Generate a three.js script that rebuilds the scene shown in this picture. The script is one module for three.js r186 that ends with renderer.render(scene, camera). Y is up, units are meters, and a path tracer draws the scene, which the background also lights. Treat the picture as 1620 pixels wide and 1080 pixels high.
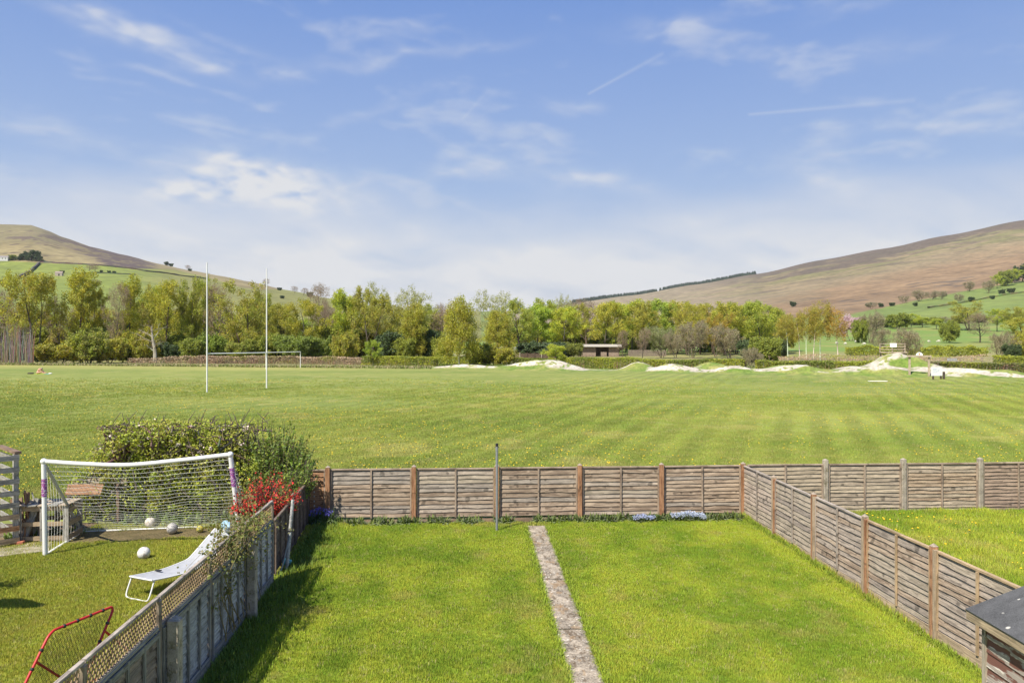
import * as THREE from 'three';
import { mergeGeometries } from 'three/addons/utils/BufferGeometryUtils.js';
import { MarchingCubes } from 'three/addons/objects/MarchingCubes.js';

// ---------------------------------------------------------------- camera, sky, sun, exposure
const EXPOSURE = 1.55;
const F = 1200, PX = 810, PY = 540, EYE = 4.05;          // focal length and centre of the photograph in its pixels, eye height in metres
const scene = new THREE.Scene();
const camera = new THREE.PerspectiveCamera(2 * Math.atan(540 / F) * 180 / Math.PI, 1024 / 682, 0.1, 9000);
camera.position.set(0, EYE, 0);
camera.lookAt(0, EYE, -10);
const renderer = new THREE.WebGLRenderer({ antialias: true });
renderer.toneMapping = THREE.LinearToneMapping;
renderer.toneMappingExposure = EXPOSURE;
renderer.shadowMap.enabled = true;
const SUN = new THREE.Vector3(-0.40, 0.80, 0.445).normalize();
const sun = new THREE.DirectionalLight(new THREE.Color().setRGB(1, 0.93, 0.80), 4.8);
sun.name = 'sun';
sun.position.copy(SUN).multiplyScalar(200).add(new THREE.Vector3(0, 0, -60));
sun.target.position.set(0, 0, -60);
sun.castShadow = true;
sun.shadow.mapSize.set(4096, 4096);
Object.assign(sun.shadow.camera, { left: -160, right: 160, top: 160, bottom: -160, near: 1, far: 500 });
scene.add(sun, sun.target);

// ---------------------------------------------------------------- random numbers and noise
function rngOf(seed) { let a = seed >>> 0; return () => { a = (a + 0x6D2B79F5) | 0; let t = Math.imul(a ^ (a >>> 15), 1 | a); t = (t + Math.imul(t ^ (t >>> 7), 61 | t)) ^ t; return ((t ^ (t >>> 14)) >>> 0) / 4294967296; }; }
const TAB = new Float32Array(65536); { const r = rngOf(77); for (let i = 0; i < 65536; i++) TAB[i] = r(); }
function vnoise(x, y) {
  const xi = Math.floor(x), yi = Math.floor(y); let u = x - xi, v = y - yi; u = u * u * (3 - 2 * u); v = v * v * (3 - 2 * v);
  const a = (yi & 255) << 8, b = ((yi + 1) & 255) << 8, c = xi & 255, d = (xi + 1) & 255;
  return (TAB[a | c] * (1 - u) + TAB[a | d] * u) * (1 - v) + (TAB[b | c] * (1 - u) + TAB[b | d] * u) * v;
}
function fbm(x, y, o = 4) { let s = 0, a = 0.5, n = 0; for (let i = 0; i < o; i++) { s += a * vnoise(x, y); n += a; a *= 0.5; x = x * 2.03 + 17.3; y = y * 2.03 + 9.1; } return s / n; }
const clamp = (x, a = 0, b = 1) => Math.min(b, Math.max(a, x));
const smooth = (a, b, x) => { const t = clamp((x - a) / (b - a)); return t * t * (3 - 2 * t); };
const lerp = (a, b, t) => a + (b - a) * t;
const toLin = c => c <= 0.04045 ? c / 12.92 : ((c + 0.055) / 1.055) ** 2.4;
const srgb = (r, g, b) => [toLin(r / 255), toLin(g / 255), toLin(b / 255)];
const V = (x, y, z) => new THREE.Vector3(x, y, z);

// ---------------------------------------------------------------- sky: blue air, thin high cloud, a pale veil low down
{
  const W = 4096, H = 2048, data = new Float32Array(W * H * 4);
  const stops = [[-0.2, 200, 205, 216], [0.0, 200, 205, 216], [0.06, 196, 205, 220], [0.12, 186, 202, 226], [0.2, 162, 187, 226], [0.3, 143, 172, 222], [0.42, 119, 154, 216], [0.7, 92, 132, 200], [1.6, 66, 107, 184]]
    .map(([e, r, g, b]) => [e, ...srgb(r, g, b)]);
  const blobs = [[390, 292, 120, 40, 1.9, 0.06], [440, 300, 60, 26, 1.0, 0.2], [300, 306, 70, 12, 0.9, 0], [420, 262, 70, 10, 0.7, 0.1], [300, 300, 60, 14, 0.4, 0], [205, 50, 100, 20, 0.5, 0.42], [110, 25, 90, 20, 0.3, 0.4], [322, 116, 46, 12, 0.4, 0.1], [350, 60, 110, 10, 0.25, 0.35], [70, 205, 120, 20, 0.42, 0.22], [25, 272, 46, 12, 0.6, 0.05],
    [720, 278, 52, 12, 0.6, -0.15], [925, 280, 130, 24, 0.5, 0.08], [1130, 258, 48, 15, 0.6, 0.1], [915, 168, 40, 11, 0.4, 0], [1310, 285, 120, 36, 0.45, 0.1], [640, 90, 230, 12, 0.25, -0.15], [1050, 45, 90, 18, 0.3, -0.2], [1340, 15, 60, 14, 0.4, -0.3],
    [1480, 200, 120, 14, 0.25, 0.1], [570, 180, 120, 10, 0.22, -0.4], [1430, 75, 180, 26, 0.16, -0.15], [120, 300, 200, 24, 0.3, 0.1], [560, 300, 110, 26, 0.3, 0.1]];
  const trails = [[1185, 181, 1450, 158, 2.2, 0.3], [930, 149, 1050, 84, 1.8, 0.32], [730, 190, 775, 140, 2, 0.12]];
  const cloudAt = (az, el) => {
    if (el < -0.05) return 0;
    const wisp = fbm(az * 9 + 3 * fbm(az * 3, el * 7, 3), el * 34 + az * 4 + 2.5 * fbm(az * 5 + 9, el * 9, 3), 6), fine = fbm(az * 34 + el * 24 + 2 * wisp, el * 90 - az * 16, 5);
    const veil = smooth(0.215, 0.10, el + 0.08 * (fbm(az * 4 + 5, el * 12, 4) - 0.5) + 0.05 * (wisp - 0.5) + 0.03 * (fine - 0.5));
    let c = 0.95 * veil * (0.62 + 1.5 * (wisp - 0.4) + 0.35 * (fine - 0.5)) * smooth(-0.04, 0.05, el);
    c += 0.34 * smooth(0.54, 0.82, wisp * 0.8 + fine * 0.2) * smooth(1.2, 0.3, el);
    if (Math.abs(az) < 0.75 && el < 0.6) {
      const x = PX + F * Math.tan(az), y = PY - F * Math.tan(el) / Math.cos(az);
      const wx = x + 70 * (fbm(az * 14, el * 22, 4) - 0.5), wy = y + 40 * (fbm(az * 16 + 40, el * 26, 4) - 0.5);
      for (const [bx, by, rx, ry, s, tilt] of blobs) {
        const dx = wx - bx, dy = wy - by - dx * tilt, q = (dx / rx) ** 2 + (dy / ry) ** 2;
        if (q < 4) c += s * Math.exp(-q * 1.3) * clamp(0.28 + 1.8 * (wisp - 0.36) + 1.1 * (fine - 0.5));
      }
      for (const [ax, ay, bx, by, w, s] of trails) {
        const L = Math.hypot(bx - ax, by - ay), ux = (bx - ax) / L, uy = (by - ay) / L, a = (x - ax) * ux + (y - ay) * uy, d = Math.abs(-(x - ax) * uy + (y - ay) * ux);
        if (a > 0 && a < L) c += s * Math.exp(-((d / (w * (0.7 + a / L))) ** 2)) * (1 - 0.6 * a / L);
      }
    }
    return clamp(c, 0, 0.95);
  };
  const cl = [0.78, 0.785, 0.8];
  for (let j0 = 0; j0 < H; j0 += 8) for (let i0 = 0; i0 < W; i0 += 8) {
    const dirOf = (i, j) => { const phi = ((i + 0.5) / W - 0.5) * 2 * Math.PI; return [Math.atan2(Math.sin(phi + Math.PI / 2), Math.cos(phi + Math.PI / 2)), ((j + 0.5) / H - 0.5) * Math.PI]; };
    const [az0, el0] = dirOf(i0 + 3.5, j0 + 3.5), inView = Math.abs(az0) < 0.64 && el0 > -0.03 && el0 < 0.47, c0 = inView ? 0 : cloudAt(az0, el0);
    for (let j = j0; j < j0 + 8; j++) for (let i = i0; i < i0 + 8; i++) {
      const [az, el] = dirOf(i, j), c = inView ? cloudAt(az, el) : c0; let k = 0; while (k < stops.length - 2 && stops[k + 1][0] < el) k++;
      const t = clamp((el - stops[k][0]) / (stops[k + 1][0] - stops[k][0])), o = (j * W + i) * 4;
      for (let m = 0; m < 3; m++) data[o + m] = lerp(lerp(stops[k][m + 1], stops[k + 1][m + 1], t), cl[m], c) / EXPOSURE;
      data[o + 3] = 1;
    }
  }
  const sky = new THREE.DataTexture(data, W, H, THREE.RGBAFormat, THREE.FloatType);
  sky.mapping = THREE.EquirectangularReflectionMapping; sky.magFilter = THREE.LinearFilter; sky.minFilter = THREE.LinearFilter; sky.wrapS = THREE.RepeatWrapping; sky.needsUpdate = true;
  scene.background = sky; scene.environment = sky;
}

// ---------------------------------------------------------------- naming and building helpers
const taken = new Map();
function numbered(n) { const k = taken.get(n) || 0; taken.set(n, k + 1); return k ? `${n}_${String(k).padStart(3, '0')}` : n; }
function shade(o) { o.traverse(m => { if (m.isMesh) { m.castShadow = true; m.receiveShadow = true; } }); return o; }
function tag(o, label, category, group) { o.userData.label = label; o.userData.category = category; if (group) o.userData.group = group; return o; }
function thing(name, label, category, pos = [0, 0, 0], turn = 0, group) { const o = new THREE.Group(); o.name = numbered(name); o.position.set(...pos); o.rotation.y = turn; scene.add(o); return tag(o, label, category, group); }
function part(name, geo, mat, parent) { const m = new THREE.Mesh(Array.isArray(geo) ? merge(geo) : geo, mat); m.name = name; m.castShadow = m.receiveShadow = true; parent.add(m); return m; }
function solo(name, label, category, geo, mat, pos = [0, 0, 0], turn = 0, group) { const m = part(numbered(name), geo, mat, scene); m.position.set(...pos); m.rotation.y = turn; return tag(m, label, category, group); }
function struct(name, geo, mat) { const m = part(numbered(name), geo, mat, scene); m.userData.kind = 'structure'; return m; }
function stuff(o, label, category) { o.name = numbered(o.name); o.userData.kind = 'stuff'; tag(o, label, category); o.castShadow = o.receiveShadow = true; scene.add(o); return o; }
function copyOf(src, pos, turn, scale, label, group) { const c = src.clone(); c.name = numbered(src.name.replace(/_\d{3}$/, '')); c.userData = { ...src.userData }; c.position.set(...pos); c.rotation.y = turn; if (scale) Array.isArray(scale) ? c.scale.set(...scale) : c.scale.setScalar(scale); if (label) c.userData.label = label; if (group) c.userData.group = group; scene.add(c); return c; }
function merge(list) { return mergeGeometries(list.map(g => { const q = g.index ? g.toNonIndexed() : g; for (const k of Object.keys(q.attributes)) if (!['position', 'normal', 'uv'].includes(k)) q.deleteAttribute(k); return q; })); }
// uv in metres, u along the longer run of a member (or v when upright)
function metreUV(g, upright = false, off = 0) {
  const p = g.attributes.position, n = g.attributes.normal, uv = new Float32Array(p.count * 2);
  for (let i = 0; i < p.count; i++) {
    const ax = Math.abs(n.getX(i)), ay = Math.abs(n.getY(i)), az = Math.abs(n.getZ(i)), x = p.getX(i), y = p.getY(i), z = p.getZ(i);
    let u, v; if (az >= ax && az >= ay) { u = x; v = y; } else if (ay >= ax) { u = x; v = z; } else { u = z; v = y; }
    if (upright) { const q = u; u = v; v = q; }
    uv[2 * i] = u + off; uv[2 * i + 1] = v + off * 0.37;
  }
  g.setAttribute('uv', new THREE.BufferAttribute(uv, 2)); return g;
}
let boxCount = 0;
function box(w, h, d, x = 0, y = 0, z = 0, { upright = h > Math.max(w, d), rx = 0, ry = 0, rz = 0, bevel = 0 } = {}) {
  let g;
  if (bevel) {
    const b = Math.min(bevel, w / 3, h / 3, d / 3), s = new THREE.Shape(); s.moveTo(-w / 2 + b, -h / 2 + b); s.lineTo(w / 2 - b, -h / 2 + b); s.lineTo(w / 2 - b, h / 2 - b); s.lineTo(-w / 2 + b, h / 2 - b); s.closePath();
    g = new THREE.ExtrudeGeometry(s, { depth: d - 2 * b, bevelEnabled: true, bevelThickness: b, bevelSize: b, bevelSegments: 1 }); g.translate(0, 0, -(d - 2 * b) / 2);
  } else g = new THREE.BoxGeometry(w, h, d);
  metreUV(g, upright, (boxCount++ * 0.371) % 3);
  if (rx) g.rotateX(rx); if (ry) g.rotateY(ry); if (rz) g.rotateZ(rz);
  g.translate(x, y, z); return g;
}
function rod(a, b, r, sides = 8, r2 = r) {
  const d = b.clone().sub(a), L = d.length(), g = new THREE.CylinderGeometry(r2, r, L, sides, 1); g.translate(0, L / 2, 0);
  g.applyQuaternion(new THREE.Quaternion().setFromUnitVectors(V(0, 1, 0), d.normalize())); g.translate(a.x, a.y, a.z); return g;
}
function pipe(pts, r, sides = 8, seg = pts.length * 5, tension = 0.5) { return new THREE.TubeGeometry(new THREE.CatmullRomCurve3(pts, false, 'catmullrom', tension), seg, r, sides, false); }
const dot = (p, r = 0.1) => new THREE.SphereGeometry(r, 14, 10).translate(p.x, p.y, p.z);

// ---------------------------------------------------------------- where things stand
const gnd = D => D < 17.6 ? -0.014 * (17.6 - D) : 0;      // the garden falls a little towards the house
function P(px, py, h = 0) { let D = 20; for (let i = 0; i < 6; i++) D = (EYE - gnd(D) - h) * F / (py - PY); return V((px - PX) * D / F, gnd(D) + h, -D); }
const atD = (px, D, y) => V((px - PX) * D / F, y ?? terrain((px - PX) * D / F, D), -D);
// the land: height above the eye in photograph pixels, by bearing and distance
const LD = [190, 280, 450, 650, 1000, 1500, 2200, 2900];
const LT = [[-900, 0, 40, 78, 130, 205, 175, 120], [-300, 0, 36, 72, 122, 192, 170, 120], [0, -4, 30, 66, 113, 184, 160, 110], [50, -4, 30, 66, 113, 183, 158, 110], [75, -4, 30, 66, 113, 175, 150, 100], [100, -4, 30, 66, 112, 164, 148, 100], [150, -5, 28, 64, 110, 148, 130, 90], [200, -5, 27, 62, 107, 136, 118, 80], [250, -6, 25, 58, 101, 123, 108, 70], [300, -6, 23, 54, 93, 112, 98, 60],
  [350, -7, 20, 50, 84, 103, 88, 55], [400, -7, 18, 46, 76, 93, 80, 50], [460, -8, 15, 40, 66, 80, 70, 45], [520, -8, 12, 34, 56, 68, 60, 40], [600, -10, 8, 25, 42, 54, 48, 38], [690, -12, 2, 12, 26, 42, 46, 38], [800, -14, -3, 5, 14, 28, 48, 40], [900, -14, -3, 6, 16, 32, 60, 45], [1000, -13, -1, 9, 23, 44, 73, 50], [1100, -11, 4, 15, 34, 60, 90, 60], [1200, -9, 11, 24, 45, 74, 107, 70], [1300, -8, 17, 31, 53, 90, 129, 80],
  [1400, -7, 21, 38, 64, 108, 147, 90], [1500, -7, 22, 44, 77, 124, 168, 100], [1620, -6, 24, 52, 94, 144, 192, 120], [1900, -4, 32, 70, 125, 182, 236, 140], [2500, 0, 44, 90, 150, 215, 275, 160]];
function landAngle(px, D) {
  let k = 0; while (k < LT.length - 2 && LT[k + 1][0] < px) k++;
  const A = LT[k], B = LT[k + 1], t = smooth(0, 1, clamp((px - A[0]) / (B[0] - A[0]))) * 0.4 + 0.6 * clamp((px - A[0]) / (B[0] - A[0]));
  const val = i => i <= 0 ? -25.58 : lerp(A[i], B[i], t);
  let d = 0; while (d < LD.length - 2 && LD[d + 1] < D) d++;
  const s = clamp(Math.log(D / LD[d]) / Math.log(LD[d + 1] / LD[d]));
  const p0 = val(Math.max(0, d - 1)), p1 = val(d), p2 = val(d + 1), p3 = val(Math.min(7, d + 2));
  const m1 = d === 0 ? (p2 - p1) : (p2 - p0) / 2, m2 = d >= 5 ? 0 : (p3 - p1) / 2, s2 = s * s, s3 = s2 * s;
  return (2 * s3 - 3 * s2 + 1) * p1 + (s3 - 2 * s2 + s) * (d === 6 ? 0 : m1) + (-2 * s3 + 3 * s2) * p2 + (s3 - s2) * m2;
}
function terrain(X, D) {
  if (D <= 190) return 0;
  const e = landAngle(PX + F * X / D, D), far = smooth(600, 1200, D);
  return EYE + e * D / F + far * 5 * (fbm(X / 160 + 50, D / 160, 3) - 0.5) * smooth(2150, 1500, D) + smooth(200, 300, D) * 1.2 * (fbm(X / 60, D / 60, 2) - 0.5);
}

// ---------------------------------------------------------------- materials
function tex(W, H, fn, { srgbMap = true, repeat = null } = {}) {
  const d = new Uint8Array(W * H * 4);
  for (let j = 0; j < H; j++) for (let i = 0; i < W; i++) { const c = fn(i / W, j / H, i, j), o = (j * W + i) * 4; for (let m = 0; m < 3; m++) { const l = clamp(c[m]); d[o + m] = 255 * (srgbMap ? (l <= 0.0031308 ? l * 12.92 : 1.055 * l ** (1 / 2.4) - 0.055) : l); } d[o + 3] = 255; }
  const t = new THREE.DataTexture(d, W, H); t.magFilter = THREE.LinearFilter; t.minFilter = THREE.LinearMipmapLinearFilter; t.generateMipmaps = true;
  if (srgbMap) t.colorSpace = THREE.SRGBColorSpace; t.wrapS = t.wrapT = repeat ? THREE.RepeatWrapping : THREE.ClampToEdgeWrapping; if (repeat) t.repeat.set(...repeat); t.needsUpdate = true; return t;
}
const plain = (r, g, b, rough = 0.85, more = {}) => new THREE.MeshStandardMaterial({ color: new THREE.Color().setRGB(r, g, b), roughness: rough, side: THREE.DoubleSide, ...more });
// weathered board: streaks along u, knots, silvering
const grain = (seed, lo, hi, streak = 0.5) => tex(512, 512, (u, v) => {
  const x = u * 3 + seed, y = v * 60 + seed * 7, w = fbm(x * 2, v * 9 + seed, 3), g = fbm(x * 3 + 3 * w, y * 2.2, 4), f = fbm(x * 14, y * 5, 3), k = smooth(0.74, 0.86, fbm(x * 5 + 31, v * 16 + seed, 2));
  const t = clamp(0.5 + (g - 0.5) * 1.7 * streak * 2 + (f - 0.5) * 0.8 + (w - 0.5) * 0.8), dk = 1 - 0.5 * k;
  return [0, 1, 2].map(m => lerp(lo[m], hi[m], t) * dk);
}, { repeat: [0.55, 0.55] });
const bumpGrain = tex(512, 512, (u, v) => { const g = fbm(u * 9, v * 130, 4) * 0.7 + 0.3 * fbm(u * 40, v * 300, 2); return [g, g, g]; }, { srgbMap: false, repeat: [0.55, 0.55] });
const wood = (map, tint = [1, 1, 1], rough = 0.88) => new THREE.MeshStandardMaterial({ map, color: new THREE.Color().setRGB(...tint), roughness: rough, bumpMap: bumpGrain, bumpScale: 0.004, side: THREE.DoubleSide });
const gBrown = grain(1, [0.19, 0.135, 0.095], [0.46, 0.36, 0.265]), gGrey = grain(5, [0.18, 0.15, 0.125], [0.42, 0.36, 0.3]), gPale = grain(9, [0.28, 0.24, 0.185], [0.56, 0.48, 0.38]), gRust = grain(13, [0.17, 0.07, 0.03], [0.46, 0.25, 0.13]), gLead = grain(21, [0.2, 0.2, 0.19], [0.5, 0.5, 0.48]);
const concreteTex = tex(512, 512, (u, v) => { const n = fbm(u * 9, v * 9, 5), s = fbm(u * 90, v * 90, 2), p = smooth(0.62, 0.8, fbm(u * 22 + 7, v * 22, 3)); const a = 0.24 + 0.26 * (n - 0.3) + 0.16 * (s - 0.5); return [a * 1.2 - 0.1 * p, a * 1.05 - 0.09 * p, a * 0.82 - 0.1 * p]; }, { repeat: [1, 1] });
const M = {
  concrete: new THREE.MeshStandardMaterial({ map: concreteTex, roughness: 0.92, bumpMap: concreteTex, bumpScale: 0.006, side: THREE.DoubleSide }),
  white: plain(0.76, 0.76, 0.74, 0.45), steel: plain(0.36, 0.38, 0.39, 0.45, { metalness: 0.5 }), black: plain(0.02, 0.02, 0.022, 0.6), red: plain(0.5, 0.02, 0.02, 0.4), net: plain(0.74, 0.74, 0.7, 0.8), darkNet: plain(0.05, 0.05, 0.045, 0.8),
};
scene.fog = new THREE.FogExp2(new THREE.Color().setRGB(0.62, 0.68, 0.76), 0.00004);   // faint spring haze over the far hills
// ================================================================ THE LAND
// sheet over a grid of (a, b): fn gives [X, y, D]; uv from X and D over the given rectangle
function sheet(na, nb, fn, [x0, x1, d0, d1]) {
  const pos = new Float32Array((na + 1) * (nb + 1) * 3), uv = new Float32Array((na + 1) * (nb + 1) * 2), idx = [];
  for (let j = 0; j <= nb; j++) for (let i = 0; i <= na; i++) { const k = j * (na + 1) + i, [X, y, D] = fn(i / na, j / nb); pos.set([X, y, -D], k * 3); uv.set([(X - x0) / (x1 - x0), (D - d0) / (d1 - d0)], k * 2); }
  for (let j = 0; j < nb; j++) for (let i = 0; i < na; i++) { const a = j * (na + 1) + i, b = a + 1, c = a + na + 1, d = c + 1; idx.push(a, b, d, a, d, c); }
  const g = new THREE.BufferGeometry(); g.setAttribute('position', new THREE.BufferAttribute(pos, 3)); g.setAttribute('uv', new THREE.BufferAttribute(uv, 2)); g.setIndex(idx); g.computeVertexNormals(); return g;
}
const ground = (map, bump, scale) => new THREE.MeshStandardMaterial({ map, roughness: 0.95, side: THREE.DoubleSide, ...(bump ? { bumpMap: bump, bumpScale: scale } : {}) });
const mix3 = (a, b, t) => [lerp(a[0], b[0], t), lerp(a[1], b[1], t), lerp(a[2], b[2], t)];
const edgeD = X => 108.5 - 0.38 * X + (X < 0 ? 0.14 * X : 0) ;                  // far side of the playing field

// garden lawns (one turf under the three gardens)
const lawnRect = [-14, 14, 4, 18.4], rearEdge = X => 17.45 + 0.054 * clamp(X, -14, 14);
const lawnColour = (X, D) => {
  const p = fbm(X * 0.9, D * 0.9, 4), q = fbm(X * 3.1 + 40, D * 3.1, 3), dry = smooth(0.6, 0.78, fbm(X * 1.7 + 90, D * 1.3 + 20, 4));
  let c = mix3([0.17, 0.25, 0.014], [0.3, 0.35, 0.028], clamp(0.5 + 2.4 * (p - 0.5) + 1.1 * (q - 0.5) + 0.16 * Math.sin((X + 0.054 * D) * 5.2 + 2 * p)));
  c = mix3(c, [0.36, 0.29, 0.09], 0.38 * dry);
  if (X < -4.2) c = mix3(c, [0.33, 0.3, 0.045], 0.5);
  return c;
};
const soilColour = (X, D) => { const n = fbm(X * 7, D * 7, 4), s = fbm(X * 50, D * 50, 2); const a = 0.7 + 0.9 * (n - 0.5) + 0.5 * (s - 0.5); return [0.2 * a, 0.135 * a, 0.08 * a]; };
function soilAt(X, D) {                                                         // worn earth: border under the far fence, goal mouth, foot of the trellis fence
  const w = 0.35 * (fbm(X * 3, D * 3, 3) - 0.5) + 0.12 * (fbm(X * 15, D * 15, 2) - 0.5);
  let s = 0;
  if (X > -4.5 && X < 5.4) s = Math.max(s, smooth(16.95, 17.1, D - 0.054 * X + w));
  if (X < -5.6) s = Math.max(s, 0.85 * smooth(0.75, 0.3, Math.abs(D - 16.05 - 0.12 * (X + 7.5)) + w * 1.4) * smooth(-9.6, -9.0, X + w));
  if (X < -9.2) s = Math.max(s, smooth(15.3, 15.7, D + w * 2));
  s = Math.max(s, 0.6 * smooth(0.45, 0.15, Math.abs(X + 3.62 + 0.068 * (D - 6.35)) + w));
  return s;
}
const lawnMap = tex(1600, 840, (u, v) => {
  const X = lerp(lawnRect[0], lawnRect[1], u), D = lerp(lawnRect[2], lawnRect[3], v), f = fbm(X * 34, D * 34, 3), b = 0.72 + 0.9 * (f - 0.3);
  const c = lawnColour(X, D).map(x => x * b); return mix3(c, soilColour(X, D), soilAt(X, D));
});
const speck = tex(512, 512, (u, v) => { const g = 0.6 * fbm(u * 60, v * 60, 3) + 0.4 * vnoise(u * 256, v * 256); return [g, g, g]; }, { srgbMap: false, repeat: [10, 6] });
struct('garden_lawn', sheet(60, 60, (a, b) => { const X = lerp(-42, 42, a), D = lerp(-25, rearEdge(X) + 0.05, b); return [X, gnd(D), D]; }, lawnRect), ground(lawnMap, speck, 0.03));

// concrete path up the lawn, cast in slabs
const pathX = D => 0.945 - 0.054 * (D - 9);
{
  const pathTex = tex(512, 2048, (u, v) => {
    const x = u * 0.5, y = v * 10, n = fbm(x * 7, y * 7, 4), s = fbm(x * 55, y * 55, 3), st = smooth(0.6, 0.75, fbm(x * 14 + 5, y * 9, 4)), w = smooth(0.72, 0.8, fbm(x * 24, y * 24 + 70, 3));
    let a = 0.235 + 0.34 * (n - 0.45) + 0.34 * (s - 0.5); let c = [a * 1.12, a * 0.94, a * 0.71]; c = mix3(c, [0.12, 0.085, 0.05], 0.75 * st); c = mix3(c, [0.3, 0.19, 0.09], 0.5 * smooth(0.62, 0.72, fbm(x * 9 + 77, y * 6, 4))); c = mix3(c, [0.15, 0.19, 0.03], 0.7 * smooth(0.3, 0.46, Math.abs(u - 0.5) + 0.16 * (fbm(x * 20, y * 20, 3) - 0.5))); return mix3(c, [0.62, 0.57, 0.48], 0.7 * w);
  });
  const m = ground(pathTex, pathTex, 0.012); const ends = [5.5, 8.3, 10.9, 13.1, 15.2, 16.7];
  const g = []; for (let k = 0; k < 5; k++) {
    const d0 = ends[k] + 0.014, d1 = ends[k + 1] - 0.014, n = 24;
    const top = sheet(6, n, (a, b) => { const D = lerp(d0, d1, b), e = (a === 0 || a === 1) ? 0.2 * (fbm(D * 2.2, a * 40 + 3, 4) - 0.5) : 0; const X = pathX(D) + (a - 0.5) * 0.57 + e; return [X, gnd(D) + (a === 0 || a === 1 ? -0.03 : 0.014) + 0.008 * (fbm(X * 6, D * 3, 2) - 0.5), D]; }, [0, 1, 0, 1]);
    const p = top.attributes.position, uv = top.attributes.uv; for (let i = 0; i < p.count; i++) uv.setXY(i, clamp((p.getX(i) - pathX(-p.getZ(i))) / 0.5 + 0.5), (-p.getZ(i) - 6) / 11);
    g.push(top);
  }
  const base = struct('concrete_path', g[0], m); for (let k = 1; k < 5; k++) part('slab', g[k], m, base);
  // paved corner of the left garden and its joints
  const pv = struct('paving', box(2.2, 0.05, 0.9, -10.2, gnd(14.7) + 0.0, -14.62, { ry: 0.5 }), M.concrete);
  part('slab', box(2.2, 0.05, 0.9, -10.75, gnd(13.8) - 0.002, -13.8, { ry: 0.5 }), M.concrete, pv);
}

// playing field
const fieldRect = [-110, 62, 17, 145];
const fieldColour = (X, D) => {
  const p = fbm(X * 0.13, D * 0.13, 4), q = fbm(X * 0.7 + 9, D * 0.7, 4), r = fbm(X * 0.05 + 3, D * 0.35, 3);
  let c = mix3([0.155, 0.2, 0.03], [0.235, 0.255, 0.05], clamp(0.45 + 1.3 * (p - 0.5) + 0.9 * (q - 0.5) + 0.5 * (r - 0.5)));
  // mown runs
  const jig = 0.5 * (fbm(X * 0.1, D * 0.1, 2) - 0.5), st = Math.sin((X - 0.37 * D) * 3.7 + 2 * jig), k = 1 + lerp(0.06, 0.11, smooth(-10, 8, X)) * clamp(st * 2.2, -1, 1) * smooth(0.25, 0.55, fbm(X * 0.06 + 20, D * 0.06, 3));
  c = [c[0] * k, c[1] * k, c[2] * k];
  c = mix3(c, [0.42, 0.36, 0.11], 0.4 * smooth(18, 5, edgeD(X) - D) * smooth(-5, -40, X) * (0.4 + q));          // parched strip by the far trees
  c = mix3(c, [0.36, 0.31, 0.11], 0.35 * smooth(0.62, 0.78, fbm(X * 0.45 + 60, D * 0.45, 4)));
  return c;
};
{
  const map = tex(1600, 1600, (u, v) => {
    const X = lerp(fieldRect[0], fieldRect[1], u), D = lerp(fieldRect[2], fieldRect[3], v), f = fbm(X * 5.2, D * 5.2, 3), g = vnoise(X * 9.1, D * 9.1); const b = 0.74 + 0.4 * f + 0.14 * g;
    return fieldColour(X, D).map(x => x * b);
  });
  struct('playing_field', sheet(90, 90, (a, b) => { const X = lerp(-190, 120, a), D = lerp(rearEdge(X), edgeD(X) + 2, b ** 1.6); return [X, 0.004 + smooth(18, 40, D) * 0.1 * (fbm(X * 0.08, D * 0.08, 2) - 0.5), D]; }, fieldRect), ground(map, map, 0.05));
}
// valley floor beyond the field, rising to pasture
{
  const R = [-330, 330, 75, 480];
  const map = tex(2048, 1024, (u, v) => {
    const X = lerp(R[0], R[1], u), D = lerp(R[2], R[3], v), px = PX + F * X / D, p = fbm(X * 0.06, D * 0.06, 4), q = fbm(X * 0.5, D * 0.5, 4), f = fbm(X * 2.2, D * 2.2, 2);
    let c = mix3([0.13, 0.19, 0.03], [0.24, 0.25, 0.06], clamp(0.5 + 1.4 * (p - 0.5) + 0.9 * (q - 0.5)));
    const rough = smooth(245, 215, D + 18 * (p - 0.5)) * smooth(120, 140, D + 10);
    c = mix3(c, [0.31, 0.23, 0.13], rough * clamp(0.25 + 1.3 * (q - 0.4)));
    c = mix3(c, [0.15, 0.235, 0.035], 0.85 * smooth(236, 250, D + 10 * (q - 0.5)) * smooth(0.75, 0.4, p));
    if (px > 980 && px < 1470) c = mix3(c, [0.46, 0.39, 0.26], 0.75 * smooth(3.2, 2, Math.abs(D - 158 + 0.1 * X)));      // pale track behind the hedge
    const b = 0.75 + 0.5 * f; return c.map(x => x * b);
  });
  struct('valley_floor', sheet(230, 90, (a, b) => { const px = lerp(-1500, 3100, a), D = lerp(60, 470, b ** 1.3), X = (px - PX) * D / F; return [X, D <= 190 ? -0.05 : terrain(X, D) - 0.05, D]; }, R), ground(map, map, 0.1));
}
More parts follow.
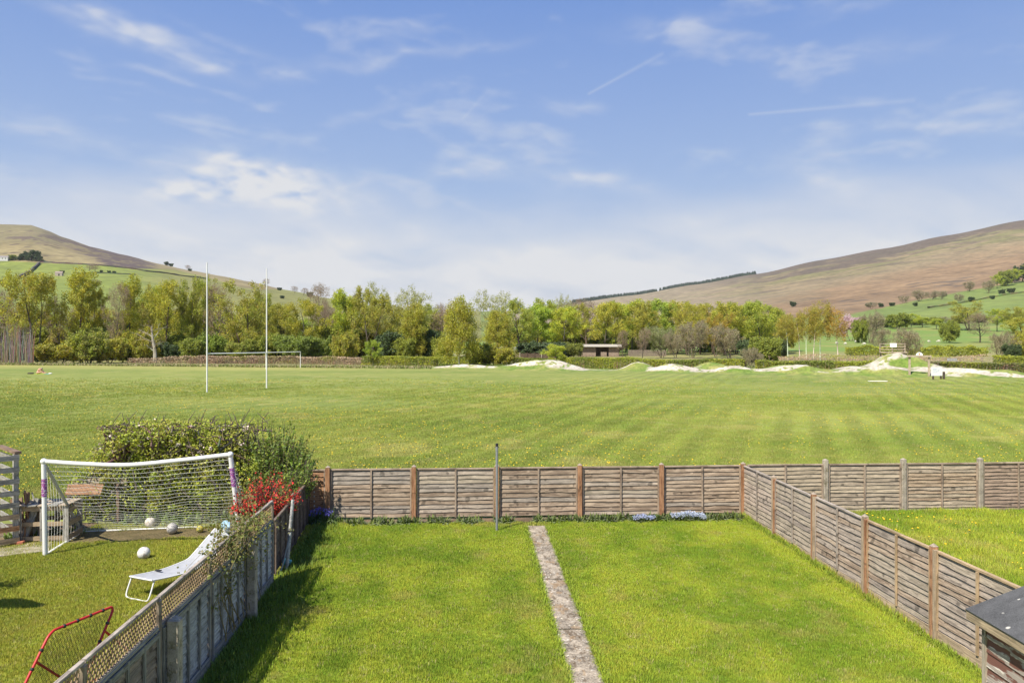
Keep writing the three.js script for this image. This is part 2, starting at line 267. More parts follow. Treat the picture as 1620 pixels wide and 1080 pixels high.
// hills on both sides of the valley
const greenTop = px => px < 800 ? lerp(127, 112, clamp(px / 300)) - smooth(260, 420, px) * 30 : 28 + smooth(1150, 1340, px) * 14 + clamp((px - 1340) / 280) * 56;
{
  const R = [-1500, 1750, 440, 2400];
  const map = tex(1800, 1100, (u, v) => {
    const X = lerp(R[0], R[1], u), D = lerp(R[2], R[3], v), px = PX + F * X / D, e = landAngle(px, D);
    if (D > 1650 && px < 700) return [0.2, 0.16, 0.08]; const p = fbm(X / 120, D / 120, 3), q = fbm(X / 26, D / 26, 3), f = fbm(X / 7, D / 7, 2); let c;
    if (px < 760) {                                                                                            // left: pasture below, bleached moor grass above, heather on the shoulder
      const g = greenTop(px);
      c = mix3([0.175, 0.14, 0.06], [0.265, 0.215, 0.1], clamp(0.5 + 1.5 * (p - 0.5) + 0.7 * (q - 0.5)));
      c = mix3(c, [0.18, 0.16, 0.08], 0.6 * smooth(150, 170, e + 30 * (p - 0.5)));
      const sky = lerp(LT[2][5], 93, clamp(px / 400)), band = Math.exp(-(((px - 190) / 85) ** 2)) * smooth(20, 4, Math.abs(e - (sky + 2 - 0.17 * (px - 100))) - 4) + Math.exp(-(((px - 40) / 60) ** 2)) * 0.5 * smooth(12, 3, Math.abs(e - 162));
      c = mix3(c, [0.085, 0.06, 0.05], clamp(smooth(0.46, 0.54, q * 0.6 + f * 0.4 + 0.2 * band - 0.1) * band * 1.7));
      c = mix3(c, [0.1, 0.07, 0.045], smooth(0.7, 0.78, fbm(X / 18 + 9, D / 30, 3)) * smooth(g + 4, g + 14, e));
      c = mix3(c, mix3([0.135, 0.18, 0.022], [0.185, 0.215, 0.034], clamp(p * 1.2)), smooth(g + 1.2, g - 1.2, e));
      c = mix3(c, [0.2, 0.185, 0.055], smooth(190, 300, px + 60 * (p - 0.5)) * 0.75 * smooth(g + 2, g - 2, e));
    } else {                                                                                                   // right: pasture, russet bracken, pale grass, heather along the top
      const g = greenTop(px), top = lerp(73, 192, clamp((px - 1000) / 620)), r = top - e + 26 * (p - 0.5) + 10 * (q - 0.5);
      c = mix3([0.17, 0.108, 0.052], [0.245, 0.163, 0.085], clamp(0.5 + 1.5 * (p - 0.5) + 0.8 * (q - 0.5)));
      c = mix3(c, [0.22, 0.175, 0.095], 0.8 * smooth(62, 38, r)); c = mix3(c, [0.16, 0.15, 0.055], 0.85 * smooth(40, 24, r) * smooth(0.35, 0.6, fbm(X / 70, D / 30, 3)));
      c = mix3(c, [0.095, 0.07, 0.052], 0.85 * smooth(19, 10, r) * smooth(980, 1200, px)); c = mix3(c, [0.12, 0.09, 0.06], 0.7 * smooth(0.6, 0.7, fbm(X / 60 + 33, D / 22, 3)) * smooth(46, 30, r));
      c = mix3(c, [0.27, 0.215, 0.145], 0.6 * smooth(1250, 1050, px));
      c = mix3(c, [0.09, 0.07, 0.05], 0.85 * smooth(0.66, 0.73, fbm(X / 40 + 71, D / 16, 3)) * smooth(16, 6, Math.abs(e - g - 18)));
      c = mix3(c, mix3([0.12, 0.175, 0.03], [0.17, 0.21, 0.042], clamp(p * 1.3)), smooth(g + 1.5, g - 1.5, e + 4 * (q - 0.5)));
    }
    const b = 0.5 + 0.6 * f + 0.4 * q; return c.map(x => x * b);
  });
  struct('hills', sheet(300, 110, (a, b) => { const px = lerp(-1500, 3100, a), D = lerp(462, 2900, b ** 1.25), X = (px - PX) * D / F; return [X, terrain(X, D) - 0.04, D]; }, R), ground(map, map, 0.9));
}
// cycle track of packed pale stone over grassed humps, along the far side of the field
const TA = V(-17, 0, -115.5), TB = V(66, 0, -77.5), TU = TB.clone().sub(TA).normalize(), TN = V(TU.z, 0, -TU.x).negate(); if (TN.z > 0) TN.negate();
const TL = TA.distanceTo(TB);
const trackS = px => { const k = (px - PX) / F, ax = TA.x + k * TA.z, ux = TU.x + k * TU.z; return -ax / ux; };
const HUMPS = [[728, 1.6, 5.2, 1.1, 0.62], [838, 2.2, 5.2, 1.9, 1.25], [872, 3.2, 3.2, 1.6, 0.75], [1000, 3.6, 2.4, 1.6, 1.15], [1060, 2.0, 3.2, 1.3, 1.05], [1118, 4.2, 2.8, 1.8, 1.3], [1160, 2.2, 2.4, 1.4, 0.85], [1238, 3.0, 3.4, 1.7, 1.05], [1278, 2.0, 2.4, 1.3, 0.7], [1350, 3.4, 3.4, 2.2, 0.9], [1425, 6.2, 4.0, 2.6, 2.5], [1398, 1.6, 3.6, 1.2, 0.85], [1470, 4.4, 3.0, 2.0, 0.8], [1530, 3.4, 3.2, 1.6, 0.8], [1600, 2.6, 3.2, 1.5, 0.75]].map(([p, ...r]) => [trackS(p), ...r]);
const humpAt = (s, w) => { let h = 0; for (const [c, cw, ls, lw, H] of HUMPS) { const q = ((s - c) / ls) ** 2 + ((w - cw) / lw) ** 2; if (q < 6) h = Math.max(h, 0) + H * Math.exp(-q * 1.15) * (1 - 0.25 * Math.min(1, h)); } return h * (0.9 + 0.25 * fbm(s * 0.8, w * 0.8, 3)); };
const runAt = s => 2.6 + 1.1 * Math.sin(s * 0.21 + 0.6) + 0.5 * Math.sin(s * 0.53);
{
  const stone = (s, w) => {
    const n = 0.9 * (fbm(s * 0.9, w * 0.9, 3) - 0.5); let k = smooth(0.62, 0.42, Math.abs(w - runAt(s)) + 0.5 * n);
    k = Math.max(k, smooth(0.5, 0.3, Math.abs(w - 5 - Math.sin(s * 0.3)) + n) * 0.8);
    const s0 = HUMPS[0][0]; k = Math.max(k, smooth(5.6, 4.6, Math.abs(s - s0) + 2 * n) * smooth(2.6, 2.2, Math.abs(w - 1.4) + n));
    const sr = HUMPS[1][0] + 5.2; k = Math.max(k, smooth(3.2, 2.6, Math.abs(s - sr) + n) * smooth(2.2, 1.8, Math.abs(w - 2) + n));
    const sc = HUMPS[4][0]; k = Math.max(k, smooth(3.6, 3, Math.abs(s - sc) + n) * smooth(1.6, 1.2, Math.abs(w - 1.6) + n));
    const sh = HUMPS[10][0]; k = Math.max(k, 0.9 * smooth(8.5, 7.5, Math.abs(s - sh + 1.5) + 2 * n) * smooth(0.7, 1.3, w + n) * smooth(0.56, 0.44, fbm(s * 0.5 + 3, w * 0.5, 3)));
    return k * smooth(0.2, 0.9, w + 0.4 * n) * (s < HUMPS[0][0] - 6 ? 0 : 1);
  };
  const map = tex(2048, 360, (u, v) => {
    const s = u * TL, w = lerp(-1.5, 13, v), q = fbm(s * 0.8, w * 0.8, 4), f = fbm(s * 5, w * 5, 3); let c = mix3([0.12, 0.19, 0.025], [0.28, 0.27, 0.08], clamp(0.4 + 1.8 * (q - 0.5)));
    const st = mix3([0.31, 0.27, 0.21], [0.52, 0.475, 0.4], clamp(q * 1.3)); c = mix3(c, st, stone(s, w) * smooth(0.72, 0.58, fbm(s * 1.7 + 8, w * 2.4, 4))); const b = 0.6 + 0.8 * f; return c.map(x => x * b);
  });
  const g = sheet(260, 44, (a, b) => { const s = a * TL, w = lerp(-1.5, 13, b), p = TA.clone().addScaledVector(TU, s).addScaledVector(TN, w); return [p.x, humpAt(s, w) * smooth(-1.5, -0.4, w) * smooth(13, 11, w) + 0.012 - 0.06 * smooth(-0.9, -1.5, w), -p.z]; }, [0, 1, 0, 1]);
  const uv = g.attributes.uv; for (let j = 0; j <= 44; j++) for (let i = 0; i <= 260; i++) uv.setXY(j * 261 + i, i / 260, j / 44);
  struct('cycle_track', g, ground(map, map, 0.06));
}
const onTrack = (px, w) => { const s = trackS(px), p = TA.clone().addScaledVector(TU, s).addScaledVector(TN, w); p.y = humpAt(s, w) + 0.012; return p; };
// ================================================================ PLANTS
class Soup {                                               // triangles with a colour each
  constructor(cap = 4096) { this.p = new Float32Array(cap * 9); this.c = new Float32Array(cap * 9); this.n = 0; }
  tri(ax, ay, az, bx, by, bz, cx, cy, cz, r, g, b) {
    if ((this.n + 1) * 9 > this.p.length) { const q = new Float32Array(this.p.length * 2); q.set(this.p); this.p = q; const d = new Float32Array(this.c.length * 2); d.set(this.c); this.c = d; }
    const o = this.n * 9; this.p.set([ax, ay, az, bx, by, bz, cx, cy, cz], o); this.c.set([r, g, b, r, g, b, r, g, b], o); this.n++;
  }
  // a folded leaf: two triangles about its midrib
  leaf(x, y, z, size, rnd, col, vary = 0.25, flat = 0, slim = 0.55) {
    let ux = rnd() * 2 - 1, uy = (rnd() * 2 - 1) * (1 - flat), uz = rnd() * 2 - 1, l = Math.hypot(ux, uy, uz) || 1; ux /= l; uy /= l; uz /= l;
    let vx = rnd() * 2 - 1, vy = (rnd() * 2 - 1) * (1 - flat), vz = rnd() * 2 - 1; const d = vx * ux + vy * uy + vz * uz; vx -= d * ux; vy -= d * uy; vz -= d * uz; l = Math.hypot(vx, vy, vz) || 1; vx /= l; vy /= l; vz /= l;
    const a = size * (0.65 + 0.7 * rnd()), b = a * slim, k = 1 + vary * (rnd() * 2 - 1), h = vary * 0.5 * (rnd() - 0.5), r = col[0] * k * (1 + h), g = col[1] * k, bl = col[2] * k * (1 - h);
    const wx = uy * vz - uz * vy, wy = uz * vx - ux * vz, wz = ux * vy - uy * vx, f = b * 0.35;
    const ex = x + ux * a, ey = y + uy * a, ez = z + uz * a, mx = x + ux * a * 0.45, my = y + uy * a * 0.45, mz = z + uz * a * 0.45;
    this.tri(x, y, z, mx + vx * b + wx * f, my + vy * b + wy * f, mz + vz * b + wz * f, ex, ey, ez, r, g, bl);
    this.tri(x, y, z, ex, ey, ez, mx - vx * b + wx * f, my - vy * b + wy * f, mz - vz * b + wz * f, r, g, bl);
  }
  tube(pts, rad, sides, col) {
    let pr = null;
    for (let i = 0; i < pts.length; i++) {
      const d = (i < pts.length - 1 ? pts[i + 1].clone().sub(pts[i]) : pts[i].clone().sub(pts[i - 1])).normalize(), u = Math.abs(d.y) < 0.9 ? V(0, 1, 0).cross(d).normalize() : V(1, 0, 0).cross(d).normalize(), w = d.clone().cross(u), ring = [];
      for (let k = 0; k < sides; k++) { const a = k / sides * 2 * Math.PI, c = Math.cos(a) * rad[i], s = Math.sin(a) * rad[i]; ring.push([pts[i].x + u.x * c + w.x * s, pts[i].y + u.y * c + w.y * s, pts[i].z + u.z * c + w.z * s]); }
      if (pr) for (let k = 0; k < sides; k++) { const a = pr[k], b = pr[(k + 1) % sides], e = ring[(k + 1) % sides], f = ring[k]; this.tri(...a, ...b, ...e, ...col); this.tri(...a, ...e, ...f, ...col); }
      pr = ring;
    }
  }
  geo() { const g = new THREE.BufferGeometry(); g.setAttribute('position', new THREE.BufferAttribute(this.p.slice(0, this.n * 9), 3)); g.setAttribute('color', new THREE.BufferAttribute(this.c.slice(0, this.n * 9), 3)); g.computeVertexNormals(); return g; }
}
const leafMat = new THREE.MeshPhysicalMaterial({ vertexColors: true, roughness: 0.9, transmission: 0.45, thickness: 0, side: THREE.DoubleSide });
const leafSolid = new THREE.MeshStandardMaterial({ vertexColors: true, roughness: 0.8, side: THREE.DoubleSide });
const barkMat = new THREE.MeshStandardMaterial({ vertexColors: true, roughness: 0.95, side: THREE.DoubleSide });

// a tree grown from its trunk; o: H height, trunk share clear of limbs, kids per level, angles, leaf count per twig, sizes, colours
function growTree(seed, o) {
  const rnd = rngOf(seed), woodS = new Soup(6000), leafS = new Soup(12000), levels = o.kids.length;
  function grow(p, dir, len, rad, lvl) {
    const n = lvl === 0 ? 7 : lvl === 1 ? 5 : lvl === 2 ? 3 : 2, pts = [p.clone()], rads = [rad]; let d = dir.clone(), q = p.clone();
    const end = lvl === 0 ? rad * (o.top ?? 0.22) : rad * 0.35;
    for (let i = 1; i <= n; i++) { const w = o.wob[Math.min(lvl, o.wob.length - 1)]; d.add(V((rnd() - 0.5) * w, (rnd() - 0.5) * w + o.up[Math.min(lvl, o.up.length - 1)], (rnd() - 0.5) * w)).normalize(); q = q.clone().addScaledVector(d, len / n); pts.push(q); rads.push(lerp(rad, end, i / n)); }
    woodS.tube(pts, rads, lvl === 0 ? 8 : lvl === 1 ? 5 : 3, (lvl === 0 ? o.bark : lvl === 1 ? (o.limb || o.bark) : (o.twig || o.bark)).map(x => x * (0.85 + 0.3 * rnd())));
    const at = t => { const k = Math.min(n - 1, Math.floor(t * n)), f = t * n - k; return pts[k].clone().lerp(pts[k + 1], f); };
    if (lvl < levels) {
      const c = Math.round(o.kids[lvl] * (0.8 + 0.4 * rnd())), st = lvl === 0 ? o.clear : 0.25; let a = rnd() * 6.28;
      for (let k = 0; k < c; k++) {
        const t = st + (1 - st) * (k + 0.2 + 0.7 * rnd()) / c, b = at(Math.min(0.99, t)); a += 2.4 + (rnd() - 0.5);
        const k0 = Math.min(n - 1, Math.floor(t * n)), ax = pts[k0 + 1].clone().sub(pts[k0]).normalize(), s1 = Math.abs(ax.y) < 0.9 ? V(0, 1, 0).cross(ax).normalize() : V(1, 0, 0).cross(ax).normalize(), s2 = ax.clone().cross(s1), an = o.ang[lvl] * (0.75 + 0.5 * rnd());
        const nd = ax.clone().multiplyScalar(Math.cos(an)).addScaledVector(s1, Math.sin(an) * Math.cos(a)).addScaledVector(s2, Math.sin(an) * Math.sin(a));
        const sf = lvl === 0 ? o.shape((t - o.clear) / (1 - o.clear)) : 1 - 0.45 * t;
        grow(b, nd, o.len[lvl] * o.H * sf * (0.75 + 0.5 * rnd()), Math.max(0.006 * o.H / 10, lerp(rad, end, t) * (lvl === 0 ? 0.5 : 0.55)), lvl + 1);
      }
    }
    if (lvl >= levels - 1 && o.leaves) {
      const m = Math.round(o.leaves * (lvl === levels ? 1 : 0.5) * (0.5 + rnd())), col = o.cols[Math.floor(rnd() * o.cols.length)];
      for (let k = 0; k < m; k++) { const b = at(0.15 + 0.85 * rnd()), s = o.spread; leafS.leaf(b.x + (rnd() - 0.5) * s, b.y + (rnd() - 0.5) * s - (o.droop || 0) * rnd(), b.z + (rnd() - 0.5) * s, o.size, rnd, col, 0.3); }
    }
  }
  const stems = o.stems || 1;
  for (let k = 0; k < stems; k++) { const a = k * 2.4 + rnd(), le = stems > 1 ? o.lean || 0.25 : 0.05; grow(V(stems > 1 ? Math.cos(a) * 0.25 : 0, -0.15, stems > 1 ? Math.sin(a) * 0.25 : 0), V(Math.cos(a) * le, 1, Math.sin(a) * le).normalize(), o.H * (o.reach || 0.86) * (k ? 0.8 + 0.2 * rnd() : 1), o.rad * (k ? 0.8 : 1), 0); }
  return { wood: woodS.geo(), leaf: o.leaves ? leafS.geo() : null, tris: woodS.n + leafS.n };
}
const YG = [[0.46, 0.46, 0.024], [0.41, 0.44, 0.026], [0.52, 0.48, 0.026]], LIME = [[0.47, 0.54, 0.02], [0.53, 0.55, 0.024], [0.39, 0.48, 0.024]], OLIVE = [[0.36, 0.33, 0.036], [0.43, 0.36, 0.042], [0.33, 0.33, 0.03]], SAGE = [[0.38, 0.4, 0.11], [0.43, 0.43, 0.12]], DARK = [[0.07, 0.12, 0.024], [0.09, 0.145, 0.026]], GREEN = [[0.27, 0.32, 0.024], [0.33, 0.37, 0.026]];
const round = t => Math.sin(Math.PI * (0.22 + 0.7 * t)), cone = t => 1.05 - 0.75 * t, column = t => 0.75 - 0.35 * t, vase = t => 0.6 + 0.5 * t;
const base = { clear: 0.25, kids: [13, 6, 4], ang: [0.95, 0.75, 0.7], len: [0.36, 0.17, 0.085], wob: [0.16, 0.3, 0.4], up: [0.03, 0.06, 0.03], shape: round, rad: 0.24, leaves: 32, spread: 0.95, size: 0.215, bark: [0.1, 0.08, 0.06], twig: [0.13, 0.095, 0.065] };
const KINDS = {
  leafy: { H: 15, ...base, cols: YG }, leafyB: { H: 15, ...base, clear: 0.3, stems: 2, kids: [10, 6, 4], cols: YG.concat(OLIVE), leaves: 28 },
  lime: { H: 15, ...base, cols: LIME, leaves: 34 }, olive: { H: 15, ...base, cols: OLIVE.concat(YG), stems: 2, kids: [9, 6, 4], shape: vase, leaves: 28 },
  crown: { H: 16, ...base, clear: 0.42, shape: t => 0.75 + 0.35 * Math.sin(Math.PI * t), cols: SAGE, leaves: 20, size: 0.19 },
  poplar: { H: 16, ...base, clear: 0.14, shape: t => 0.62 - 0.3 * t, ang: [0.7, 0.7, 0.7], cols: YG, leaves: 30 },
  birch: { H: 14, ...base, clear: 0.44, kids: [15, 6, 3], shape: t => 0.72 - 0.34 * t, ang: [0.72, 0.8, 0.8], up: [0.02, -0.02, -0.22], cols: [[0.42, 0.4, 0.03], [0.48, 0.38, 0.035]], rad: 0.15, bark: [0.72, 0.66, 0.58], limb: [0.3, 0.25, 0.2], twig: [0.17, 0.11, 0.07], droop: 0.5, leaves: 20, size: 0.19 },
  weeping: { H: 14, ...base, clear: 0.13, kids: [20, 7, 4], shape: t => 0.95 - 0.55 * t, ang: [0.8, 0.8, 0.8], up: [0.02, -0.02, -0.3], cols: YG.concat([[0.4, 0.34, 0.02]]), rad: 0.2, bark: [0.5, 0.46, 0.4], limb: [0.2, 0.16, 0.12], droop: 0.9, leaves: 34, size: 0.19 },
  bare: { H: 13, ...base, clear: 0.22, kids: [14, 7, 6, 4], ang: [0.8, 0.7, 0.65, 0.6], len: [0.36, 0.18, 0.1, 0.06], wob: [0.2, 0.35, 0.4, 0.4], up: [0.03, 0.08, 0.06, 0.05], leaves: 1, size: 0.16, spread: 0.3, cols: [[0.3, 0.22, 0.14], [0.33, 0.25, 0.13]], bark: [0.11, 0.085, 0.065], twig: [0.31, 0.23, 0.165] },
  haze: { H: 7, ...base, stems: 4, lean: 0.5, clear: 0.12, rad: 0.1, kids: [9, 6, 5], ang: [0.6, 0.6, 0.6], len: [0.36, 0.2, 0.12], up: [0.03, 0.06, 0.05], reach: 0.72, leaves: 6, size: 0.13, spread: 0.35, cols: [[0.34, 0.28, 0.17], [0.38, 0.31, 0.18], [0.32, 0.31, 0.13]], bark: [0.15, 0.12, 0.09], twig: [0.34, 0.265, 0.19] },
  bush: { H: 5, ...base, stems: 5, lean: 0.75, clear: 0.06, rad: 0.07, kids: [9, 5, 3], ang: [0.7, 0.7, 0.7], len: [0.4, 0.2, 0.12], reach: 0.7, leaves: 20, spread: 0.5, size: 0.19, cols: YG.concat(OLIVE) },
  shrub: { H: 5, ...base, stems: 5, lean: 0.7, clear: 0.05, rad: 0.07, kids: [9, 5, 3], ang: [0.7, 0.7, 0.7], len: [0.42, 0.2, 0.12], reach: 0.7, leaves: 22, spread: 0.5, size: 0.2, cols: GREEN },
  holly: { H: 5, ...base, stems: 3, lean: 0.4, clear: 0.04, rad: 0.08, kids: [12, 6, 3], shape: t => 1 - 0.5 * t, leaves: 16, spread: 0.5, size: 0.24, cols: DARK.concat([[0.1, 0.15, 0.03]]) },
  conifer: { H: 12, ...base, clear: 0.05, kids: [26, 7, 3], ang: [1.35, 0.7, 0.6], len: [0.24, 0.1, 0.05], up: [0, 0.02, 0], shape: t => 1.05 - 0.9 * t, leaves: 9, spread: 0.4, size: 0.34, cols: DARK, rad: 0.17 },
  cherry: { H: 5, ...base, stems: 2, lean: 0.4, clear: 0.2, rad: 0.1, kids: [10, 5, 3], len: [0.42, 0.2, 0.12], reach: 0.75, leaves: 18, spread: 0.5, size: 0.19, cols: [[0.66, 0.47, 0.5], [0.7, 0.54, 0.55]] },
  dead: { H: 8, ...base, clear: 0.3, kids: [8, 4, 3], leaves: 0, rad: 0.26, top: 0.3, wob: [0.4, 0.6, 0.6], bark: [0.33, 0.29, 0.23], twig: [0.33, 0.28, 0.22] },
};
const protos = {};
function proto(kind, v = 0) { const k = kind + v; return protos[k] || (protos[k] = growTree(1000 + 31 * v + kind.length * 101 + kind.charCodeAt(0) * 7 + kind.charCodeAt(1), KINDS[kind])); }
const tinted = new Map();
function tree(kind, v, px, D, topY, wPx, label, category = 'tree', group, name, tintKey) {
  const g = proto(kind, v), p = atD(px, D), o = thing(name || ({ birch: 'birch_tree', weeping: 'birch_tree', conifer: 'conifer_tree', bare: 'bare_tree', bush: 'bush', shrub: 'bush', holly: 'evergreen_bush', haze: 'bare_bush', dead: 'dead_tree' }[kind] || 'leafy_tree'), label, category, [p.x, p.y, p.z], px * 1.7 + v, group);
  if (!g.box) { g.box = new THREE.Box3(); g.wood.computeBoundingBox(); g.box.copy(g.wood.boundingBox); if (g.leaf) { g.leaf.computeBoundingBox(); g.box.union(g.leaf.boundingBox); } }
  const h = (EYE + (PY - topY) * D / F) - p.y, sy = h / g.box.max.y, sx = wPx * D / F / ((g.box.max.x - g.box.min.x + g.box.max.z - g.box.min.z) / 2);
  o.scale.set(sx, sy, sx);
  part('trunk', g.wood, barkMat, o);
  if (g.leaf) { let m = leafMat; if (tintKey) { if (!tinted.has(tintKey.join())) { const q = leafMat.clone(); q.color.setRGB(...tintKey); tinted.set(tintKey.join(), q); } m = tinted.get(tintKey.join()); } part('crown', g.leaf, m, o); }
  return o;
}
// a clipped hedge along a line of points on the ground
function hedge(name, label, pts, h, w, n, size, cols, { dry = false, twigs = 0, twigCol = [0.4, 0.3, 0.21], seed = 5, rough = 0.15, group } = {}) {
  const rnd = rngOf(seed), s = new Soup(n * 2), t = new Soup(1000), L = []; let tot = 0;
  for (let i = 1; i < pts.length; i++) { const d = pts[i].distanceTo(pts[i - 1]); L.push(d); tot += d; }
  const at = u => { let q = u * tot, i = 0; while (i < L.length - 1 && q > L[i]) q -= L[i++]; const d = pts[i + 1].clone().sub(pts[i]).normalize(); return [pts[i].clone().addScaledVector(d, q), V(d.z, 0, -d.x), u * tot]; };
  for (let k = 0; k < n; k++) {
    const [p, nn, q] = at(rnd()), hh = h * (1 + rough * 2 * (fbm(q * 0.35, seed, 3) - 0.5)), ww = w * (1 + rough * 2 * (fbm(q * 0.4, seed + 7, 2) - 0.5)); let a = rnd() * 2 - 1, b = rnd();
    const f = rnd(); if (f < 0.4) a = Math.sign(a) * (0.8 + 0.2 * rnd()); else if (f < 0.7) b = 0.86 + 0.14 * rnd();
    s.leaf(p.x + nn.x * a * ww / 2, p.y + 0.03 + b * hh, p.z + nn.z * a * ww / 2, size, rnd, cols[Math.floor(clamp(fbm(q * 0.25 + 9, seed + b * 1.5, 2) * 1.6 - 0.3 + 0.3 * (rnd() - 0.5), 0, 0.999) * cols.length)], 0.3);
  }
  for (let k = 0; k < twigs; k++) { const [p, nn] = at(rnd()), a = (rnd() * 2 - 1) * w / 2, q = V(p.x + nn.x * a, p.y, p.z + nn.z * a), e = q.clone().add(V((rnd() - 0.5) * 0.5, h * (0.6 + 0.5 * rnd()), (rnd() - 0.5) * 0.5)), m = q.clone().lerp(e, 0.5).add(V((rnd() - 0.5) * 0.2, 0, (rnd() - 0.5) * 0.2)); t.tube([q, m, e], [0.025, 0.018, 0.006], 3, twigCol.map(x => x * (0.7 + 0.6 * rnd()))); }
  const o = thing(name, label, 'hedge', [pts[0].x, pts[0].y, pts[0].z], 0, group), sh = g => g.translate(-pts[0].x, -pts[0].y, -pts[0].z);
  if (n) part('foliage', sh(s.geo()), dry ? leafSolid : leafMat, o); if (twigs) part('stems', sh(t.geo()), barkMat, o); return o;
}
// arching strap leaves from one root
function strapPlant(s, rnd, x, y, z, n, len, w, col, spread = 0.7, vary = 0.3) {
  for (let k = 0; k < n; k++) {
    const a = rnd() * 6.283, tilt = spread * (0.2 + 0.8 * rnd()), L = len * (0.6 + 0.6 * rnd()), c = Math.cos(a), d = Math.sin(a), q = 1 + vary * (rnd() * 2 - 1), cc = col.map(v => v * q); let px = x + c * 0.02, py = y, pz = z + d * 0.02, up = 1.4 - tilt, out = tilt; let lw = w * 0.5, lx = px, ly = py, lz = pz;
    for (let i = 1; i <= 3; i++) { const l = Math.hypot(up, out); px += c * out / l * L / 3; py += up / l * L / 3; pz += d * out / l * L / 3; up -= tilt * 0.75; const nw = i === 3 ? 0.001 : w * (i === 1 ? 1 : 0.75); s.tri(lx - d * lw, ly, lz + c * lw, lx + d * lw, ly, lz - c * lw, px + d * nw, py, pz - c * nw, ...cc); s.tri(lx - d * lw, ly, lz + c * lw, px + d * nw, py, pz - c * nw, px - d * nw, py, pz + c * nw, ...cc); lx = px; ly = py; lz = pz; lw = nw; }
  }
}
// ================================================================ BEYOND THE FIELD
const TINTS = [undefined, [0.82, 0.92, 1.1], [1.05, 1.02, 0.9], [0.93, 0.9, 1.1], [1.12, 1.08, 1], [0.88, 1.0, 1]];
const BELT = 'trees in the belt beyond the playing field';
const belt = { leafy: 'yellow-green spring tree in the belt beyond the playing field', leafyB: 'forked yellow-green tree with dark trunks beyond the playing field', lime: 'bright lime-green tree in the belt beyond the playing field', olive: 'olive-brown budding tree with spreading limbs beyond the playing field', crown: 'tall tree with airy grey-green crown above the belt', poplar: 'narrow upright yellow-green tree beyond the playing field', bare: 'leafless brown tree in the belt beyond the field', birch: 'slim white-stemmed birch on the bank behind the clipped hedge', haze: 'rounded grey leafless tree on the rough grass in front of the wood', bush: 'yellow-green willow bush at the foot of the trees', shrub: 'green bush at the foot of the trees', holly: 'dark evergreen bush at the foot of the trees', conifer: 'dark conifer standing at the edge of the wood', weeping: 'weeping birch with trailing yellow-green twigs' };
const near = (px, D) => (D > 176 ? 'at the back of the belt ' : '') + (px < 60 ? 'beside the thicket of bare poles' : px < 200 ? 'beyond the sunbather' : px < 320 ? 'near the dead grey tree' : px < 425 ? 'beyond the rugby posts' : px < 500 ? 'beyond the far goal' : px < 600 ? 'above the end of the brown hedge' : px < 700 ? 'behind the clipped hedge by the sand pile' : px < 800 ? 'near the large weeping birch' : px < 900 ? 'around the grey trailer' : px < 985 ? 'above the stable' : px < 1045 ? 'above the board fence' : px < 1120 ? 'behind the first grey rounded trees' : px < 1200 ? 'behind the last grey rounded trees' : 'next to the birch row');
const kindName = { leafy: 'yellow-green leafy tree', leafyB: 'forked yellow-green tree', lime: 'bright lime-green tree', olive: 'olive-brown budding tree', crown: 'tall airy grey-green tree', poplar: 'narrow upright yellow-green tree', bare: 'leafless brown tree', weeping: 'weeping yellow-green birch', bush: 'yellow-green willow bush', shrub: 'green bush', holly: 'dark evergreen bush', haze: 'rounded grey leafless tree', birch: 'slim white-stemmed birch' };
const B = (kind, v, px, D, top, w, o = {}) => tree(kind, v, px, D, top, w, o.label || (kind === 'birch' || kind === 'haze' ? belt[kind] : `${kindName[kind]} ${near(px, D).replace('at the back of the belt behind', 'well behind')}`), /bush|shrub|holly/.test(kind) ? 'bush' : 'tree', o.label ? undefined : kind === 'haze' ? 'grey rounded trees in front of the wood' : kind === 'birch' ? 'birches on the bank' : `${kindName[kind]}s ${near(px, D)}`, o.name, o.tint || (/leafy|lime|olive|poplar|shrub|bush/.test(kind) ? TINTS[Math.floor(px * 7.3 + D) % 6] : undefined));
// left stretch
B('bare', 0, 8, 158, 452, 95); B('leafyB', 0, 58, 155, 424, 105, { label: 'broad yellow-green tree with two dark trunks beside the thicket of bare poles' }); B('bare', 1, 95, 165, 462, 55); B('poplar', 0, 122, 168, 418, 58, { label: 'tallest narrow golden-green tree before the barn on the hill' }); B('lime', 0, 150, 172, 452, 52, { tint: [1.15, 0.92, 0.8] });
B('bare', 1, 181, 160, 440, 52); B('poplar', 1, 203, 163, 430, 44); B('olive', 0, 232, 170, 446, 60); B('leafy', 0, 262, 160, 438, 72); B('lime', 1, 246, 176, 452, 66); B('olive', 1, 300, 163, 428, 74, { tint: [0.85, 0.95, 0.9] }); B('leafy', 1, 322, 172, 446, 60);
B('bare', 0, 348, 160, 443, 54); B('olive', 0, 388, 156, 441, 98, { label: 'wide olive tree with fanned dark limbs behind the rugby posts' }); B('leafy', 0, 420, 175, 462, 60); B('leafy', 1, 452, 172, 478, 64); B('lime', 0, 483, 160, 470, 84, { label: 'rounded green tree with an orange-tinged top', tint: [1.0, 0.85, 0.8] });
B('bare', 1, 520, 172, 474, 62); B('lime', 1, 552, 165, 455, 66); B('bare', 0, 508, 250, 444, 52); B('leafyB', 1, 585, 158, 449, 78); B('crown', 0, 596, 168, 445, 62); B('olive', 1, 622, 172, 474, 70); B('crown', 1, 655, 165, 448, 84); B('weeping', 1, 655, 152, 474, 62); B('leafy', 0, 684, 185, 490, 50); B('bare', 0, 700, 200, 476, 40);
